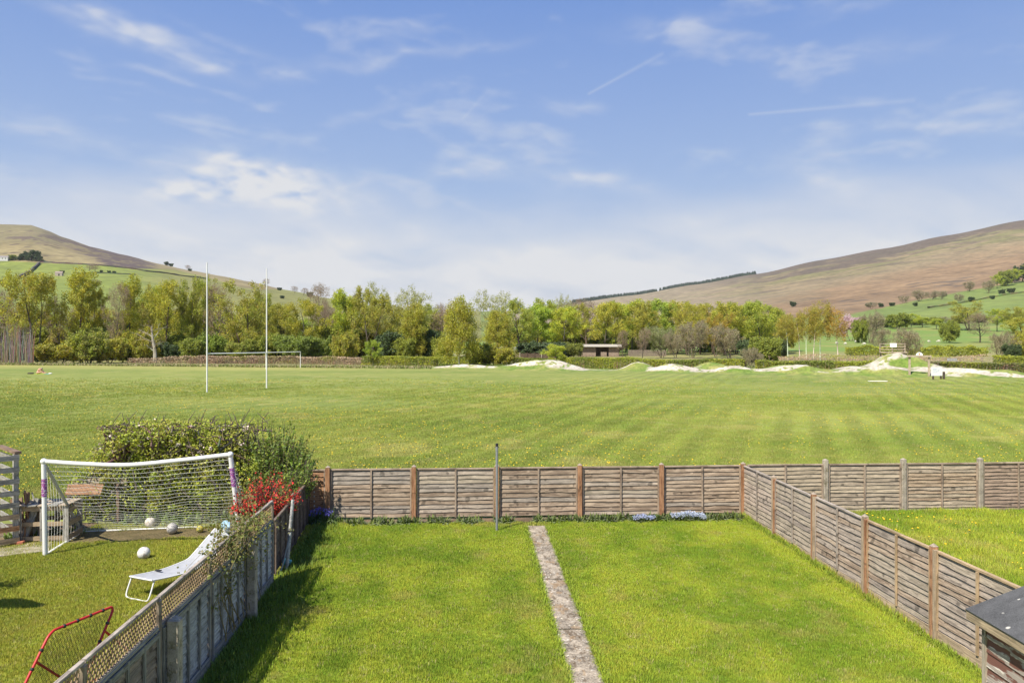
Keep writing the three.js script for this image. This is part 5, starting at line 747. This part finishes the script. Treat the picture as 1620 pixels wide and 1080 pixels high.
// red rebounder
{
  const o = thing('rebounder', 'red metal rebounder frame with black net beside the trellis', 'rebounder', [-5.33, gnd(8.7), -8.7]), g = gnd(8.7);
  const T0 = V(0.02, 0.84, -0.02), T1 = V(0.34, 0.86, -0.82), B0 = V(-0.12, 0.02, 0.6), B1 = V(0.26, 0.02, -0.1), r = 0.016, c = (a, b, t) => a.clone().lerp(b, t);
  part('frame', pipe([B0, c(B0, T0, 0.5), c(B0, T0, 0.93), c(T0, T1, 0.06), c(T0, T1, 0.5), c(T0, T1, 0.94), c(B1, T1, 0.93), c(B1, T1, 0.5), B1, c(B1, B0, 0.5), B0], r, 10, 160, 0.15), M.red, o);
  const s0 = c(B0, T0, 0.68), s1 = c(B1, T1, 0.72), f0 = V(0.08, 0.02, -0.42), f1 = V(0.56, 0.02, -1.1); part('support', rod(s0, f0, r * 0.9, 10), M.red, o); part('support', rod(s1, f1, r * 0.9, 10), M.red, o); part('support_bar', rod(f0, f1, r * 0.9, 10), M.red, o);
  const s = new Soup(4000), Q = (u, v) => { const p = c(B0, B1, u).lerp(c(T0, T1, u), v), m = 16 * u * (1 - u) * v * (1 - v); p.y -= 0.03 * m; return p; };
  const n = 22; for (let k = -n; k <= n; k++) for (const sg of [1, -1]) { const pts = []; for (let i = 0; i <= 20; i++) { const t = i / 20, u = sg > 0 ? t + k / n : 1 - t + k / n; if (u >= 0.05 && u <= 0.95 && t > 0.04 && t < 0.96) pts.push(Q(u, t)); } if (pts.length > 1) s.tube(pts, pts.map(() => 0.0022), 3, [1, 1, 1]); }
  part('net', s.geo(), M.darkNet, o); for (const [a, b] of [[T0, T1], [B0, T0], [B1, T1]]) for (let k = 1; k < 5; k++) part('hook', dot(c(a, b, k / 5), 0.024), M.black, o);
}
// pallets, crate and offcuts in the far left corner
{
  const grey = wood(gLead, [0.82, 0.78, 0.72]), brown = wood(gPale, [0.8, 0.7, 0.58]), dk = wood(gBrown, [0.55, 0.48, 0.44]);
  const a = V(-11.2, gnd(13.9), -13.9), b = V(-9.93, gnd(15.25), -15.25), d = b.clone().sub(a), L = Math.hypot(d.x, d.z), o = thing('pallet_bin', 'compost bin of upright grey slatted pallets at the garden corner', 'compost bin', [a.x, a.y, a.z], Math.atan2(-d.z, d.x));
  for (let k = 0; k < 8; k++) part('slat', box(L, 0.1, 0.022, L / 2, 0.13 + k * 0.235, 0.06), k === 1 ? wood(gRust, [1.1, 1.2, 1.2]) : k < 3 ? brown : grey, o); for (const x of [0.1, L / 2, L - 0.05]) part('post', box(0.09, 1.84, 0.09, x, 0.92, 0), grey, o);
  for (let k = 0; k < 7; k++) part('slat', box(0.022, 0.1, 1.3, L + 0.0, 0.2 + k * 0.25, -0.7), grey, o); part('top_plank', box(0.12, 0.05, 1.4, L - 0.02, 1.87, -0.65), dk, o);
  const p = P(86, 856), cr = thing('pallet_crate', 'open slatted crate made of pale pallet wood', 'crate', [p.x - 0.22, p.y, p.z - 0.2], 0.12), w = 1.0, h = 0.74, dd = 0.62;
  for (const z of [dd / 2, -dd / 2]) { for (const x of [-w / 2 + 0.05, 0.0, w / 2 - 0.05]) part('upright', box(0.1, h, 0.025, x, h / 2, z), grey, cr); for (const y of [0.08, h / 2, h - 0.06]) part('slat', box(w, 0.085, 0.022, 0, y, z - Math.sign(z) * 0.03), brown, cr); }
  for (const x of [-w / 2, w / 2]) for (const y of [0.1, 0.38, 0.66]) part('slat', box(0.022, 0.1, dd, x, y, 0), brown, cr); for (let k = 0; k < 5; k++) part('top_board', box(0.17, 0.022, dd + 0.08, -0.4 + k * 0.2, h + 0.012, 0, { rz: 0.02 * (k % 2) }), k % 2 ? grey : wood(gPale, [0.9, 0.85, 0.78]), cr);
  const rnd = rngOf(12), PL = 'planks leaning by the compost bin';
  for (let k = 0; k < 9; k++) { const q = V(-10.05 + 0.45 * rnd(), gnd(15.4), -15.3 - 0.7 * rnd()), L2 = 0.7 + 0.5 * rnd(); const m = solo('plank', 'dark offcut plank in the heap beside the compost bin', 'plank', box(0.14, L2, 0.025, 0, L2 / 2, 0, { upright: true }), [dk, grey, wood(gRust, [0.7, 0.8, 0.9])][k % 3], [q.x, q.y, q.z], rnd() * 3, PL); m.rotation.z = (rnd() - 0.5) * 1.1; m.rotation.x = (rnd() - 0.5) * 0.8; }
  const q = P(104, 800); solo('board_sheet', 'orange-brown sheet of board propped behind the crate', 'board', box(0.75, 0.26, 0.02, 0, 0, 0, { rx: -0.7 }), wood(gRust, [0.8, 0.85, 0.9]), [-9.45, 0.78, -16.75], 0.1); solo('board_sheet', 'pale plank laid behind the orange-brown board', 'board', box(1.2, 0.12, 0.05, 0, 0, 0), wood(gPale, [0.8, 0.75, 0.7]), [-9.3, 0.9, -17.1], 0.05); for (const x of [-9.9, -8.8]) solo('trestle_stake', 'wooden stake holding the boards behind the crate', 'stake', box(0.06, 0.95, 0.06, 0, 0.4, 0, { upright: true }), dk, [x, 0, -16.93], 0, 'stakes behind the crate');
  const br = P(27, 862); solo('brick', 'red brick lying at the edge of the paving', 'brick', box(0.24, 0.08, 0.11, 0, 0.04, 0, { bevel: 0.008 }), plain(0.42, 0.15, 0.09, 0.95), [br.x, br.y, br.z], 0.2);
}
// casters of the shadows that reach in from the left: a tilted parasol and a pot with a small tree
{
  const g = gnd(10.6), o = thing('garden_parasol', 'small tilted garden parasol beside the goal lawn', 'parasol', [-9.0, g, -10.85]); part('pole', rod(V(0, 0, 0), V(0, 2.2, 0), 0.02), M.steel, o); part('canopy', new THREE.ConeGeometry(0.62, 0.22, 8, 1, true).rotateX(-0.75).translate(0.1, 2.1, 0), plain(0.2, 0.25, 0.3, 0.9), o); part('base', new THREE.CylinderGeometry(0.25, 0.28, 0.08, 20).translate(0, 0.04, 0), M.concrete, o);
}
// ================================================================ GARDEN PLANTS AND TURF
{ // apple hedge behind the goal: gnarled limbs, young leaf, blossom
  const rnd = rngOf(201), w = new Soup(20000), l = new Soup(60000), b = new Soup(6000), c0 = V(-7.6, 0, -17.55), AP = [[0.43, 0.5, 0.035], [0.5, 0.54, 0.04], [0.36, 0.44, 0.03], [0.52, 0.5, 0.07]];
  const limb = (p, d, L, r, lv) => {
    const pts = [p.clone()], n = 4, cap = (1.55 + 0.75 * rnd()) * (1 - 0.4 * Math.abs((p.x + 7.6) / 2.2) ** 3), xl = -9.7 + 0.5 * rnd(), xr = -5.7 - 0.6 * rnd(); let q = p.clone(); const dd = d.clone(); for (let i = 0; i < n; i++) { dd.add(V((rnd() - 0.5) * 0.7, (rnd() - 0.35) * 0.5, (rnd() - 0.5) * 0.5)).normalize(); q = q.clone().addScaledVector(dd, L / n); if (q.y > 2.15) q.y = 2.15 - 0.1 * rnd(); if (q.y > cap) { dd.y = Math.min(dd.y, 0.0); } if (q.y < 0.15) q.y = 0.15; if (q.x < xl) dd.x = Math.abs(dd.x) + 0.3; if (q.x > xr) dd.x = -Math.abs(dd.x) - 0.4; if (q.z < -18.1) dd.z = Math.abs(dd.z) + 0.2; if (q.z > -17) dd.z = -Math.abs(dd.z) - 0.2; pts.push(q); }
    w.tube(pts, pts.map((_, i) => lerp(r, r * 0.5, i / n)), lv < 2 ? 6 : 3, [0.13, 0.1, 0.075].map(x => x * (0.7 + 0.6 * rnd())));
    if (lv < 3) { const m = [4, 4, 4][lv]; for (let k = 0; k < m; k++) { const t = 0.25 + 0.75 * (k + rnd()) / m, i = Math.min(n - 1, Math.floor(t * n)), s = pts[i].clone().lerp(pts[i + 1], t * n - i); limb(s, dd.clone().multiplyScalar(0.4).add(V(rnd() * 2 - 1, rnd() * 1.3 - 0.35, (rnd() * 2 - 1) * 0.8)).normalize(), L * (0.5 + 0.25 * rnd()), r * 0.55, lv + 1); } }
    if (lv >= 2) for (const s of pts) { const m = lv === 3 ? (rnd() < 0.6 ? 5 : 0) : 2; for (let k = 0; k < m; k++) { const f = 0.2; l.leaf(s.x + (rnd() - 0.5) * f, s.y + (rnd() - 0.5) * f, s.z + (rnd() - 0.5) * f, 0.052, rnd, AP[Math.floor(rnd() * 4)], 0.3, 0.2, 0.5); } if (rnd() < 0.06 && s.y > 0.4) for (let k = 0; k < 6; k++) b.leaf(s.x + (rnd() - 0.5) * 0.09, s.y + (rnd() - 0.5) * 0.09, s.z + (rnd() - 0.5) * 0.09, 0.04, rnd, [0.72, 0.6, 0.56], 0.15, 0.3, 0.8); }
  };
  for (let k = 0; k < 8; k++) { const x = -9.45 + k * 0.52 + 0.2 * rnd(); limb(V(x, -0.05, -17.5 + 0.3 * (rnd() - 0.5)), V((rnd() - 0.5) * 0.7, 1, (rnd() - 0.5) * 0.4).normalize(), 1.75 + 0.35 * rnd(), 0.055 + 0.02 * rnd(), 0); }
  for (let k = 0; k < 90; k++) { const x = -9.3 + 3.6 * rnd(), y = 1.5 + 0.55 * rnd(), s = V(x, y, -17.5 + 0.7 * (rnd() - 0.5)); w.tube([s, s.clone().add(V((rnd() - 0.5) * 0.2, 0.16 + 0.1 * rnd(), 0)), s.clone().add(V((rnd() - 0.5) * 0.35, 0.25 + 0.3 * rnd(), 0))], [0.014, 0.01, 0.005], 4, [0.13, 0.1, 0.08]); }
  for (let k = 0; k < 640; k++) {                                              // leaf clumps at the spur ends, with hollows between
    const x = -9.95 + 4.55 * rnd(), top = (2.12 + 0.5 * (fbm(x * 1.3, 3, 2) - 0.5)) * (1 - Math.abs((x + 7.65) / 2.4) ** 3 * 0.6), y = 0.08 + (top - 0.1) * Math.pow(rnd(), 0.85), z = -17.5 + (rnd() + rnd() - 1) * 0.75, r = 0.07 + 0.15 * rnd(), m = 36 + 60 * rnd(), col = AP[Math.floor(rnd() * 4)];
    for (let q = 0; q < m; q++) { const f = () => (rnd() + rnd() - 1) * r * 1.3; l.leaf(x + f(), y + f(), z + f(), 0.035 + 0.03 * rnd(), rnd, col, 0.3, 0.2, 0.5); }
    const e = V(x, y, z); w.tube([e.clone().add(V((rnd() - 0.5) * 0.5, -0.45 * rnd() - 0.1, (rnd() - 0.5) * 0.2)), e.clone().add(V((rnd() - 0.5) * 0.15, -0.12, 0)), e.clone().add(V((rnd() - 0.5) * 0.2, r + 0.12 * rnd(), 0))], [0.016, 0.011, 0.004], 4, [0.14, 0.11, 0.085]);
  }
  const o = thing('apple_hedge', 'gnarled apple tree hedge in blossom behind the garden goal', 'tree', [c0.x, 0, c0.z]), sh = g => g.translate(-c0.x, 0, -c0.z); part('trunk', sh(w.geo()), barkMat, o); part('crown', sh(l.geo()), leafMat, o); part('blossom', sh(b.geo()), leafSolid, o);
}
function leafMound(name, label, cat, c, rx, ry, rz, n, size, cols, { seed = 1, stems = 60, stemCol = [0.12, 0.09, 0.06], gate = 0.36, slim = 0.5, parts = [] } = {}) {
  const rnd = rngOf(seed), l = new Soup(n * 2), w = new Soup(2000), o = thing(name, label, cat, [c.x, c.y, c.z]);
  for (let k = 0; k < n; k++) { let x, y, z; do { x = rnd() * 2 - 1; y = rnd() * 2 - 1; z = rnd() * 2 - 1; } while (x * x + y * y + z * z > 1 || fbm((x + 2) * 2.2 + seed, (y + z) * 2.2, 3) < gate); const s = 0.88 + 0.3 * fbm(x * 3 + seed, y * 3 + z, 2); l.leaf(x * rx * s, ry + y * ry * s, z * rz * s, size, rnd, cols[Math.floor(rnd() * cols.length)], 0.3, 0.15, slim); }
  for (let k = 0; k < stems; k++) { const a = rnd() * 6.283, q = rnd(), e = V(Math.cos(a) * rx * 0.9 * q, ry * (0.9 + rnd()), Math.sin(a) * rz * 0.9 * q); w.tube([V(Math.cos(a) * 0.1, 0, Math.sin(a) * 0.1), e.clone().multiplyScalar(0.5).add(V(0, 0.15 * ry, 0)), e], [0.02, 0.012, 0.004], 4, stemCol); }
  part('stems', w.geo(), barkMat, o); part('foliage', l.geo(), leafMat, o); return o;
}
// shrub of arching shoots, leaves along their outer part
function shootShrub(name, label, c, rx, h, rz, n, per, size, cols, { seed = 1, slim = 0.5, bark = [0.13, 0.1, 0.07], solid = false, stray = 0.25, lean = [0, 0] } = {}) {
  const rnd = rngOf(seed), l = new Soup(n * per * 2), w = new Soup(n * 30), o = thing(name, label, 'shrub', [c.x, c.y, c.z]);
  for (let k = 0; k < n; k++) {
    const a = rnd() * 6.283, q = Math.sqrt(rnd()), hh = h * (0.35 + 0.65 * Math.sqrt(1 - q * q * 0.8)) * (0.72 + 0.3 * rnd() + (rnd() < stray ? 0.22 : 0)), e = V(Math.cos(a) * rx * q + lean[0] * hh, hh, Math.sin(a) * rz * q + lean[1] * hh), b = V(e.x * 0.2, 0, e.z * 0.2), m = b.clone().lerp(e, 0.5).add(V((rnd() - 0.5) * 0.2, 0.12 * h, (rnd() - 0.5) * 0.2)), pts = new THREE.QuadraticBezierCurve3(b, m, e).getPoints(6), col = cols[Math.floor(rnd() * cols.length)];
    w.tube(pts, pts.map((_, i) => 0.011 - 0.0014 * i), 4, bark.map(x => x * (0.7 + 0.6 * rnd())));
    for (let j = 0; j < per; j++) { const t = 0.3 + 0.7 * rnd(), i = Math.min(5, Math.floor(t * 6)), p = pts[i].clone().lerp(pts[i + 1], t * 6 - i), f = 0.15 * (1.15 - t) + 0.02; l.leaf(p.x + (rnd() - 0.5) * f, p.y + (rnd() - 0.5) * f, p.z + (rnd() - 0.5) * f, size * (0.6 + 0.8 * rnd()), rnd, rnd() < 0.8 ? col : cols[Math.floor(rnd() * cols.length)], 0.3, 0.15, slim); }
  }
  part('stems', w.geo(), barkMat, o); part('foliage', l.geo(), solid ? leafSolid : leafMat, o); return o;
}
const FRESH = [[0.2, 0.31, 0.022], [0.26, 0.37, 0.026], [0.16, 0.25, 0.02], [0.3, 0.36, 0.03]];
shootShrub('green_shrub', 'fresh green shrub between the apple hedge and the back fence', V(-5.3, 0, -17.25), 0.9, 1.95, 0.6, 380, 32, 0.045, FRESH, { seed: 3 });
shootShrub('green_shrub', 'leafy shrub overhanging the dark corner fence', V(-5.0, 0, -16.7), 0.5, 1.35, 0.45, 120, 26, 0.042, FRESH, { seed: 8, lean: [0.25, 0] });
shootShrub('flowering_quince', 'scarlet flowering quince leaning on the end of the trellis', V(-4.85, 0.15, -14.7), 0.72, 1.2, 0.5, 260, 24, 0.026, [[0.55, 0.02, 0.015], [0.62, 0.035, 0.03], [0.45, 0.015, 0.015], [0.58, 0.06, 0.03], [0.6, 0.05, 0.04], [0.2, 0.2, 0.03]], { seed: 5, slim: 0.8, solid: true, stray: 0.35, lean: [0.12, 0] });
{ const p = V(-9.25, gnd(12), -12.0); shootShrub('garden_tree', 'slender young tree beside the goal lawn', p, 0.4, 1.95, 0.3, 26, 26, 0.06, FRESH, { seed: 21 }); }
{ const rnd = rngOf(15), s = new Soup(4000); for (let k = 0; k < 12; k++) strapPlant(s, rnd, (rnd() - 0.5) * 0.7, 0, (rnd() - 0.5) * 0.4, 9, 0.85, 0.018, [0.3, 0.29, 0.05], 0.55); solo('iris_clump', 'yellowish strap-leaved clump beside the goal', 'plant', s.geo(), leafMat, [-6.05, 0, -16.95]); }
{ const rnd = rngOf(16), s = new Soup(9000); for (let k = 0; k < 70; k++) strapPlant(s, rnd, (rnd() - 0.5) * 3.4, 0, (rnd() - 0.5) * 0.35, 8, 0.3, 0.03, [0.15, 0.23, 0.025], 1); solo('weed_border', 'green weeds growing along the back of the goal', 'plant', s.geo(), leafMat, [-7.2, -0.02, -17.0]); }
for (const [px, py, i] of [[20, 852, 1], [50, 850, 2], [100, 846, 3]]) { const rnd = rngOf(300 + i), s = new Soup(2000), p = P(px, py); for (let k = 0; k < 14; k++) strapPlant(s, rnd, (rnd() - 0.5) * 0.4, 0, (rnd() - 0.5) * 0.25, 7, 0.22, 0.025, [0.17, 0.25, 0.025], 0.9); solo('weed_clump', 'bright green weeds at the foot of the pallets', 'plant', s.geo(), leafMat, [p.x, p.y, p.z], 0, 'weeds by the pallets'); }
{ // rose scrambling over the trellis
  const rnd = rngOf(77), l = new Soup(9000), w = new Soup(3000), at = (D, y, side) => V(sideX(D) + side, y, -D);
  for (let k = 0; k < 34; k++) { const D = 9.9 + 1.9 * rnd(), p = [at(D, 0.1, 0.12 - 0.3 * (k % 2)), at(D + (rnd() - 0.5), 0.7, (rnd() - 0.5) * 0.25), at(D + (rnd() - 0.5) * 1.5, 1.2 + 0.35 * rnd(), (rnd() - 0.45) * 0.5), at(D + (rnd() - 0.5) * 2, 0.8 + 0.8 * rnd(), (rnd() - 0.4) * 0.8)]; const c = new THREE.CatmullRomCurve3(p).getPoints(9); w.tube(c, c.map((_, i) => 0.008 - 0.0006 * i), 4, [0.2, 0.16, 0.07]); for (let q = 3; q < 10; q++) for (let m = 0; m < 9; m++) l.leaf(c[q].x + (rnd() - 0.5) * 0.14, c[q].y + (rnd() - 0.5) * 0.14, c[q].z + (rnd() - 0.5) * 0.14, 0.036, rnd, [[0.22, 0.24, 0.03], [0.28, 0.24, 0.04], [0.16, 0.2, 0.03]][m % 3], 0.3, 0.3, 0.55); }
  const a = at(10.8, 0, 0), o = thing('climbing_rose', 'straggling rose scrambling over the trellis beside the lounger', 'plant', [a.x, 0, a.z]); part('stems', w.geo().translate(-a.x, 0, -a.z), barkMat, o); part('leaves', l.geo().translate(-a.x, 0, -a.z), leafMat, o);
}
// border under the back fence
const PB = 'leafy plants along the foot of the back fence';
[[560, 0.4], [605, 0.5], [650, 0.5], [690, 0.5], [742, 0.5], [798, 0.42], [868, 0.62], [905, 0.4], [958, 0.5], [990, 0.4], [935, 0.5], [1040, 0.5], [1075, 0.5], [1130, 0.5], [1160, 0.35]].forEach(([px, w], i) => { const rnd = rngOf(400 + i), s = new Soup(3000), k = (px - PX) / F, D = 17.02 / (1 - 0.054 * k), X = k * D; for (let q = 0; q < 30 * w + 8; q++) strapPlant(s, rnd, (rnd() - 0.5) * w, 0, (rnd() - 0.5) * 0.22, 8, 0.19, 0.02, [[0.11, 0.17, 0.03], [0.16, 0.21, 0.05], [0.2, 0.26, 0.03]][q % 3], 1.0); solo('border_plant', 'low leafy green plant at the foot of the back fence', 'plant', s.geo(), leafMat, [X, gnd(D) - 0.01, -D], 0, PB); });
function flowerClump(label, px, D, w, h, n, fc, leafC, seed) {
  const rnd = rngOf(seed), s = new Soup(2000), f = new Soup(2000), X = (px - PX) * D / F, o = thing('flower_clump', label, 'flowers', [X, gnd(D) - 0.01, -D]); for (let k = 0; k < 34; k++) strapPlant(s, rnd, (rnd() - 0.5) * w, 0, (rnd() - 0.5) * 0.25, 6, h * 0.9, 0.016, leafC, 0.8);
  for (let k = 0; k < n; k++) { const x = (rnd() - 0.5) * w, z = (rnd() - 0.5) * 0.25 + 0.05, y = h * (0.65 + 0.5 * rnd()) * (1 - 0.5 * Math.abs(x / w)); for (let q = 0; q < 5; q++) f.leaf(x + (rnd() - 0.5) * 0.03, y + (rnd() - 0.5) * 0.03, z + (rnd() - 0.5) * 0.03, 0.014, rnd, fc, 0.25, 0.2, 0.8); }
  part('leaves', s.geo(), leafMat, o); part('flowers', f.geo(), leafSolid, o);
}
flowerClump('clump of violet-blue bluebells in the shaded corner', 507, 16.9, 0.5, 0.36, 130, [0.17, 0.15, 0.62], [0.09, 0.15, 0.025], 61);
flowerClump('wide mat of pale blue forget-me-nots under the back fence', 1088, 17.2, 0.75, 0.2, 420, [0.46, 0.52, 0.66], [0.13, 0.18, 0.03], 62); flowerClump('smaller patch of blue forget-me-nots under the back fence', 1018, 17.1, 0.5, 0.16, 160, [0.4, 0.45, 0.66], [0.14, 0.19, 0.03], 63);
// turf: short blades over the gardens and the near field
{
  const blade = (n, h, r, w, seed) => { const rnd = rngOf(seed), s = new Soup(n * 2); for (let k = 0; k < n; k++) { const a = rnd() * 6.283, q = r * Math.sqrt(rnd()), b = rnd() * 6.283, x = Math.cos(a) * q, z = Math.sin(a) * q, H = h * (0.6 + 0.7 * rnd()), lx = (rnd() - 0.5) * h * 0.9, lz = (rnd() - 0.5) * h * 0.9, c = 0.75 + 0.5 * rnd(); s.tri(x - Math.cos(b) * w, 0, z - Math.sin(b) * w, x + Math.cos(b) * w, 0, z + Math.sin(b) * w, x + lx, H, z + lz, c, c, c); } return s.geo(); };
  const turfMat = new THREE.MeshStandardMaterial({ vertexColors: true, roughness: 0.9, side: THREE.DoubleSide });
  const turf = (name, label, geo, n, pick, sc) => { const im = new THREE.InstancedMesh(geo, turfMat, n), rnd = rngOf(n), m = new THREE.Matrix4(), q = new THREE.Quaternion(), c = new THREE.Color(); let k = 0, tries = 0; while (k < n && tries++ < n * 6) { const r = pick(rnd); if (!r) continue; const [X, y, D, col, s0] = r, s = sc * (0.7 + 0.6 * rnd()) * (s0 || 1); m.compose(V(X, y, -D), q.setFromAxisAngle(V(0, 1, 0), rnd() * 6.283), V(s, s * (0.8 + 0.5 * rnd()), s)); im.setMatrixAt(k, m); im.setColorAt(k, c.setRGB(...col)); k++; } im.count = k; im.name = name; stuff(im, label, 'grass'); };
  const tuft = blade(14, 0.04, 0.045, 0.0034, 5);
  turf('lawn_grass', 'short green grass of the garden lawns', tuft, 230000, rnd => {
    const D = 7.2 + 10.9 * rnd() ** 0.75, X = lerp(-0.72, 0.72, rnd()) * D; if (D > rearEdge(X) - 0.1) return null; if (Math.abs(X - pathX(D)) < 0.225 + 0.1 * (fbm(D * 2.2, X > pathX(D) ? 43 : 3, 4) - 0.5) && D < 16.75) return null; if (soilAt(X, D) > 0.25 + 0.5 * rnd()) return null; if (Math.abs(X / D) > 0.72) return null;
    const fx = 5.42 + 0.0667 * (17.74 - D); if (X > fx && D < 10.2) return null; const rough = X > fx; let c = lawnColour(X, D).map(v => v * (1.02 + 0.3 * rnd())); if (rnd() < 0.04) c = [0.45, 0.4, 0.16];
    const shadeSide = X - sideX(D) < 0.75 && X > sideX(D); return [X, gnd(D) - 0.004, D, c, rough ? 1.5 + 1.6 * fbm(X * 2, D * 2, 2) : shadeSide ? 1.7 : 0.6 + 0.7 * fbm(X * 1.4 + 7, D * 1.4, 3)];
  }, 1);
  const tuft2 = blade(16, 0.036, 0.12, 0.006, 9);
  turf('field_grass', 'mown grass of the playing field', tuft2, 170000, rnd => { const D = 17.7 + 75 * rnd() ** 2, X = lerp(-0.72, 0.72, rnd()) * D; if (D < rearEdge(X) + 0.15 || rnd() < smooth(28, 90, D)) return null; let c = fieldColour(X, D).map(v => v * (1.15 + 0.3 * rnd())); if (rnd() < 0.04) c = [0.4, 0.35, 0.15]; return [X, 0.0, D, c, 0.9 + D / 60]; }, 1);
  // dandelions
  const head = new Soup(20); for (let k = 0; k < 8; k++) { const a = k * 0.785, b = a + 0.785; head.tri(0, 0.012, 0, Math.cos(a) * 0.022, 0, Math.sin(a) * 0.022, Math.cos(b) * 0.022, 0, Math.sin(b) * 0.022, 1, 1, 1); }
  const dm = new THREE.MeshStandardMaterial({ color: new THREE.Color().setRGB(0.75, 0.5, 0.01), roughness: 0.8, side: THREE.DoubleSide }), n = 4200, im = new THREE.InstancedMesh(head.geo(), dm, n), rnd = rngOf(8), m = new THREE.Matrix4(), q = new THREE.Quaternion(); let k = 0;
  while (k < n) { let X, D, y; if (k < 110) { X = 5.7 + 5 * rnd(); D = 12 + 5.6 * rnd() ** 0.4; y = gnd(D) + 0.09 + 0.04 * rnd(); } else { D = 18.4 + 62 * rnd() ** 1.35; X = lerp(-0.72, 0.72, rnd()) * D; if (fbm(X * 0.11 + 4, D * 0.11, 3) + 0.25 * (fbm(X * 0.8, D * 0.8, 2) - 0.5) < 0.5 + 0.1 * (X > 12)) continue; y = 0.045 + 0.03 * rnd(); } const s = 0.55 + 0.5 * rnd() + D / 160; m.compose(V(X, y, -D), q.setFromAxisAngle(V(1, 0, 0.3).normalize(), 0.5 * rnd()), V(s, s, s)); im.setMatrixAt(k++, m); }
  im.name = 'dandelions'; stuff(im, 'yellow dandelions scattered through the grass', 'flowers');
  // longer grass in the shade at the foot of the trellis and along the fences
  const s = new Soup(60000), r2 = rngOf(55); for (let k2 = 0; k2 < 1500; k2++) { const D = 7.5 + 9.6 * r2(), X = sideX(D) + 0.12 + 0.45 * r2() ** 1.6; strapPlant(s, r2, X, gnd(D) - 0.01, -D, 5, 0.17, 0.005, [0.12, 0.19, 0.02], 0.8); }
  for (let k2 = 0; k2 < 900; k2++) { const D = 8 + 9.4 * r2(), X = 5.42 + 0.0667 * (17.74 - D) - 0.07 - 0.1 * r2(); strapPlant(s, r2, X, gnd(D) - 0.01, -D, 5, 0.1, 0.004, [0.19, 0.26, 0.02], 0.7); }
  for (let k2 = 0; k2 < 1700; k2++) { const D = 7.5 + 9.1 * r2(), sd = r2() < 0.5 ? -1 : 1, X = pathX(D) + sd * (0.2 + 0.09 * r2()); strapPlant(s, r2, X, gnd(D) - 0.01, -D, 6, 0.085, 0.004, [0.22, 0.3, 0.02], 1.0); }
  const lit = new Soup(400), r3 = rngOf(19); for (let i = 0; i < 260; i++) { const D = 7.6 + 9 * r3(), X = pathX(D) + (r3() - 0.5) * 0.42; lit.leaf(X, gnd(D) + 0.022, -D, 0.012 + 0.03 * r3() ** 3, r3, [[0.5, 0.42, 0.28], [0.24, 0.14, 0.06], [0.16, 0.11, 0.06], [0.6, 0.54, 0.42]][i % 4], 0.3, 0.9, 0.5); }
  const lm = new THREE.Mesh(lit.geo(), leafSolid); lm.name = 'leaf_litter'; stuff(lm, 'dry leaves and crumbs lying on the concrete path', 'litter');
  const em = new THREE.Mesh(s.geo(), leafSolid); em.name = 'edge_grass'; stuff(em, 'longer grass along the fence feet and path edges', 'grass');
}
renderer.render(scene, camera);
